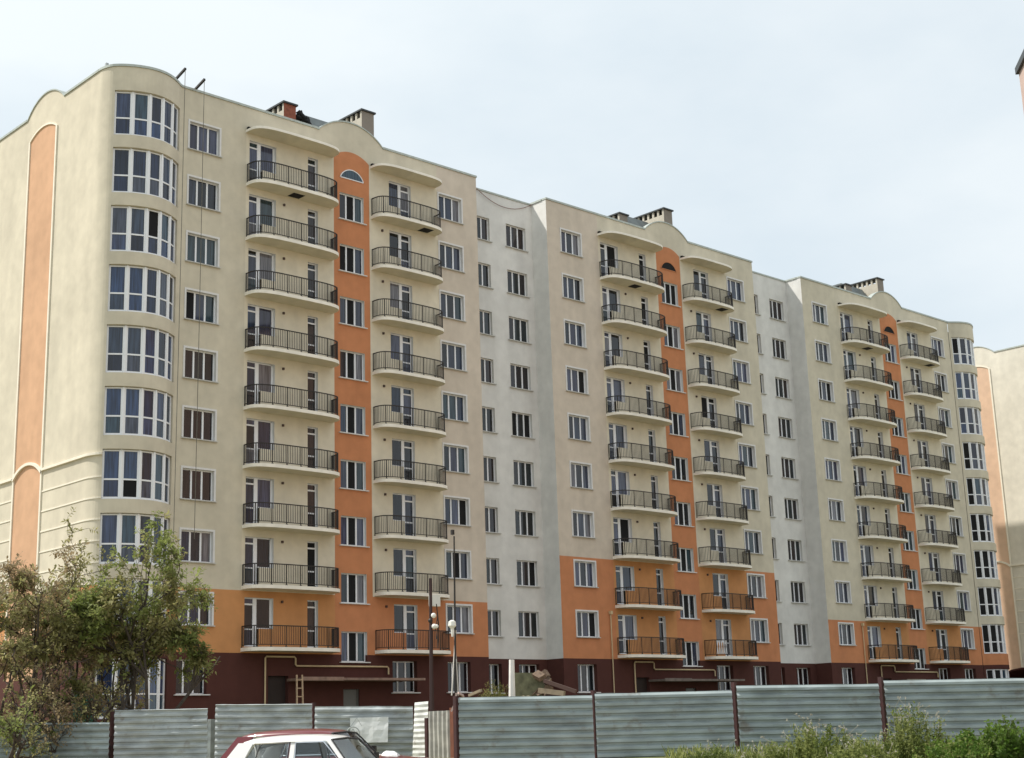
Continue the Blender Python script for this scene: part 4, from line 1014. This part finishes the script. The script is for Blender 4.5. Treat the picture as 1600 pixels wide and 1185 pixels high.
def make_tree(label, base, H, spread, nleaf, mats, seed, lean=(0, 0), bare=.25, lsz=.15, stems=3, reach=1.9):
    rr = random.Random(seed); root = thing('tree', label, 'tree', base)
    wood = MB(); tips = []
    def grow(p, d, L_, r, lev):
        n = 4; pts = [p]; q = p.copy(); dd = d.copy()
        for i in range(n):
            dd = (dd + rv(rr)*.22 + Vector((0, 0, .06))).normalized(); q = q+dd*(L_/n); pts.append(q.copy())
            if lev >= 2 or (lev == 1 and i >= 1) or (lev == 0 and i >= 2): tips.append((q.copy(), dd.copy(), lev))
        wood.tube(pts, [max(.007, r*(1-.55*i/n)) for i in range(n+1)], 5 if lev < 2 else 3, cap=False)
        if lev < 4:
            k = rr.choice((2, 3, 3)) if lev else 4
            for j in range(k):
                f = rr.uniform(.45, 1); b_ = pts[min(n, int(f*n+.5))]
                nd = (dd*.75 + rv(rr)*.85 + Vector((0, 0, .12))).normalized(); nd.z = max(nd.z, -.25)
                hr = Vector((b_.x, b_.y, 0))
                if hr.length > reach*1.25: continue
                if hr.length > reach: nd = (nd*.6-hr.normalized()*.9+Vector((0, 0, .35))).normalized()
                grow(b_.copy(), nd.normalized(), L_*rr.uniform(.5, .72)*(.6 if hr.length > reach*.8 else 1), r*.55, lev+1)
    for k in range(stems):
        a_ = 2*PI*k/stems+rr.uniform(-.5, .5); d0 = Vector((math.cos(a_)*spread+lean[0], math.sin(a_)*spread+lean[1], 1)).normalized()
        grow(Vector((math.cos(a_)*.15, math.sin(a_)*.15, -.1)), d0, H*.36, .085, 0)
    wood.build('trunk', BARK, root, fix=False)
    cr = MB(); zmin = H*bare
    tips = [t_ for t_ in tips if t_[0].z > zmin or rr.random() < .22]
    tw_ = MB()
    for i in range(nleaf//7):
        p, d, lev = tips[rr.randrange(len(tips))]
        a_ = (d*.6+rv(rr)+Vector((0, 0, .05))).normalized(); tl = rr.uniform(.22, .48); q_ = p+a_*tl+Vector((0, 0, -.05)); sd_ = a_.cross(rv(rr)).normalized()
        tw_.tube([tuple(p), tuple(q_)], [.006, .003], 3, cap=False)
        k = noise.noise(p*.9+Vector((seed, 0, 0))); mi = 0 if k+rr.uniform(-.25, .25) > -.05 else 1
        for w_ in range(7):
            f = (w_+1)/7; c = p.lerp(q_, f); sg_ = 1 if w_ % 2 else -1
            dd = (a_*.55+sd_*sg_*(1 if w_ < 6 else 0)+rv(rr)*.35+Vector((0, 0, -.18))).normalized(); l = lsz*rr.uniform(.65, 1.25)
            leaf(cr, c, dd, (rv(rr)*.7+Vector((0, 0, 1))).normalized(), l, l*.52, mi)
    tag(tw_.build('twigs', BARK, root, fix=False), kind='stuff')
    cr.build('crown', mats, root, fix=False)
    return root
LG = leaf_mat('green_leaves', (.16, .20, .05), (.33, .37, .13)); LO = leaf_mat('olive_leaves', (.23, .225, .085), (.40, .375, .17)); LB = leaf_mat('brown_leaves', (.26, .19, .10), (.38, .30, .18))
make_tree('leafy green multi-stemmed tree in front of the rounded corner, nearest the balconies', gpos(49, lat(215, 49)), 10.5, .38, 12500, [LG, LO], 3, (.03, -.03), .16, .17, 5, 2.05)
make_tree('olive tree in front of the apricot arch strip at the left edge of the photo', gpos(48.5, lat(35, 48.5)), 10.3, .42, 9500, [LO, LB], 8, (0, .05), .16, .16, 4, 2.3)
make_tree('thin brownish tree between the olive tree and the green tree', gpos(50.5, lat(135, 50.5)), 10.2, .40, 9500, [LO, LB], 14, (0, 0), .16, .16, 4, 2.2)
make_tree('low twiggy shrub-like tree with few leaves behind the lowest fence panel', gpos(47.4, lat(95, 47.4)), 5.2, .8, 4200, [LB, LO], 21, (0, 0), .15, .12, 7)
make_tree('small leafy sapling in front of the fence at the lower left corner', gpos(44.6, lat(12, 44.6)), 3.0, .5, 1500, [LO, LG], 27, (0, 0), .1, .13, 3)

# ------------------------------------------------------------------ weeds and hedge on the right
WG = leaf_mat('weed_leaves', (.21, .255, .065), (.37, .395, .15)); HG_ = leaf_mat('hedge_leaves', (.09, .17, .025), (.21, .31, .06)); FL = leaf_mat('pale_seed_heads', (.45, .42, .34), (.62, .60, .52)); DG = leaf_mat('dark_weed_leaves', (.09, .13, .03), (.17, .21, .06))
def bush(name, label, px, D, wpx, top_py, n, mats, seed, heads=0, lsz=.10, thin=1.0, stalks=40, zb=None):
    rr = random.Random(seed); s0 = lat(px, D); base = gpos(D, s0, zb); root = thing(name, label, 'bush' if name != 'weed' else 'weed', base)
    H = at(px, top_py, D).z - base.z; W = wpx/FPX*D/2
    st = MB(); lf = MB(); ends = []
    for k in range(stalks):
        a_, r_ = rr.uniform(0, 2*PI), math.sqrt(rr.random())
        b_ = RH*(W*.75*r_*math.cos(a_)) + FH*(W*.6*r_*math.sin(a_)); hh = H*(1-.45*r_*r_)*rr.uniform(.72, 1.06)
        e_ = b_*1.25 + Vector((rr.gauss(0, .06), rr.gauss(0, .06), hh)); st.tube([tuple(b_-Vector((0, 0, .15))), tuple(b_.lerp(e_, .5)+rv(rr)*.03), tuple(e_)], [.008, .006, .004], 3, cap=False); ends.append((b_, e_))
    for i in range(n):
        b_, e_ = ends[rr.randrange(len(ends))]; t_ = rr.uniform(.02, 1)**.8; p = b_.lerp(e_, t_)+rv(rr)*abs(rr.gauss(0, .07)); d = (rv(rr)+Vector((0, 0, .55))).normalized(); l = lsz*rr.uniform(.6, 1.3)*(1.15-.5*t_)
        leaf(lf, p, d, (rv(rr)+Vector((0, 0, .6))).normalized(), l, l*.42*thin, 0 if rr.random() < .75 else 1)
    st.build('stems', DG, root, fix=False); lf.build('foliage', mats, root, fix=False)
    if heads:
        hd_ = MB()
        for k in range(heads):
            b_, e_ = ends[rr.randrange(len(ends))]; p = e_+Vector((rr.gauss(0, .10), rr.gauss(0, .10), rr.uniform(.0, .22)))
            hd_.tube([tuple(e_), tuple(p)], .004, 3, cap=False)
            for q_ in range(4): leaf(hd_, p, rv(rr), rv(rr), .035, .03)
        tag(hd_.build('seed_heads', FL, root, fix=False), kind='stuff')
    return root
bush('bush', 'tall yellow-green weed clump with seed heads against the third fence panel', 1270, 30.5, 150, 1128, 5200, [WG, DG], 41, 60, .10)
bush('bush', 'narrow upright weed clump with pale seed heads before the fence post on the right', 1425, 30.5, 105, 1100, 4200, [WG, DG], 42, 70, .10)
bush('bush', 'bright green broad-leaved hedge mass at the lower right corner', 1570, 30.0, 190, 1126, 6500, [HG_, DG], 43, 0, .12, 1.5, 70)
bush('bush', 'green leafy bush between the upright weed clump and the corner hedge', 1490, 29.5, 130, 1146, 4200, [HG_, WG], 44, 0, .11, 1.3, 50)
bush('bush', 'low dark green weeds at the foot of the second fence panel', 1108, 31.5, 80, 1168, 1600, [DG, WG], 45, 14, .09)
bush('bush', 'low weed tuft left of the tall yellow-green clump', 1192, 30.5, 90, 1170, 1900, [WG, DG], 46, 20, .09)
bush('bush', 'yellow-green weeds filling the gap between the two tall clumps', 1345, 29.5, 120, 1150, 3600, [WG, DG], 47, 30, .10)
bush('bush', 'dry grassy tuft growing on the soil heap left of the white post', 776, Dm-1.6, 44, 1060, 1300, [leaf_mat('dry_grass', (.20, .17, .06), (.30, .25, .10)), WG], 48, 0, .10, .6, 60, .95)
# ground cover along the foot of the right fence
gm = MB(); rr = random.Random(77)
for i in range(9000):
    D = rr.uniform(26.5, 33.6); px = rr.uniform(1040, 1640); g = gpos(D, lat(px, D)); d = (rv(rr)*.5+Vector((0, 0, 1))).normalized(); l = rr.uniform(.12, .34)
    leaf(gm, g, d, (rv(rr)+Vector((0, 0, .2))).normalized(), l, .03, 0 if rr.random() < .7 else 1)
o = gm.build('grass', [WG, DG], fix=False); tag(o, 'rough grass along the foot of the right-hand fence', kind='stuff')
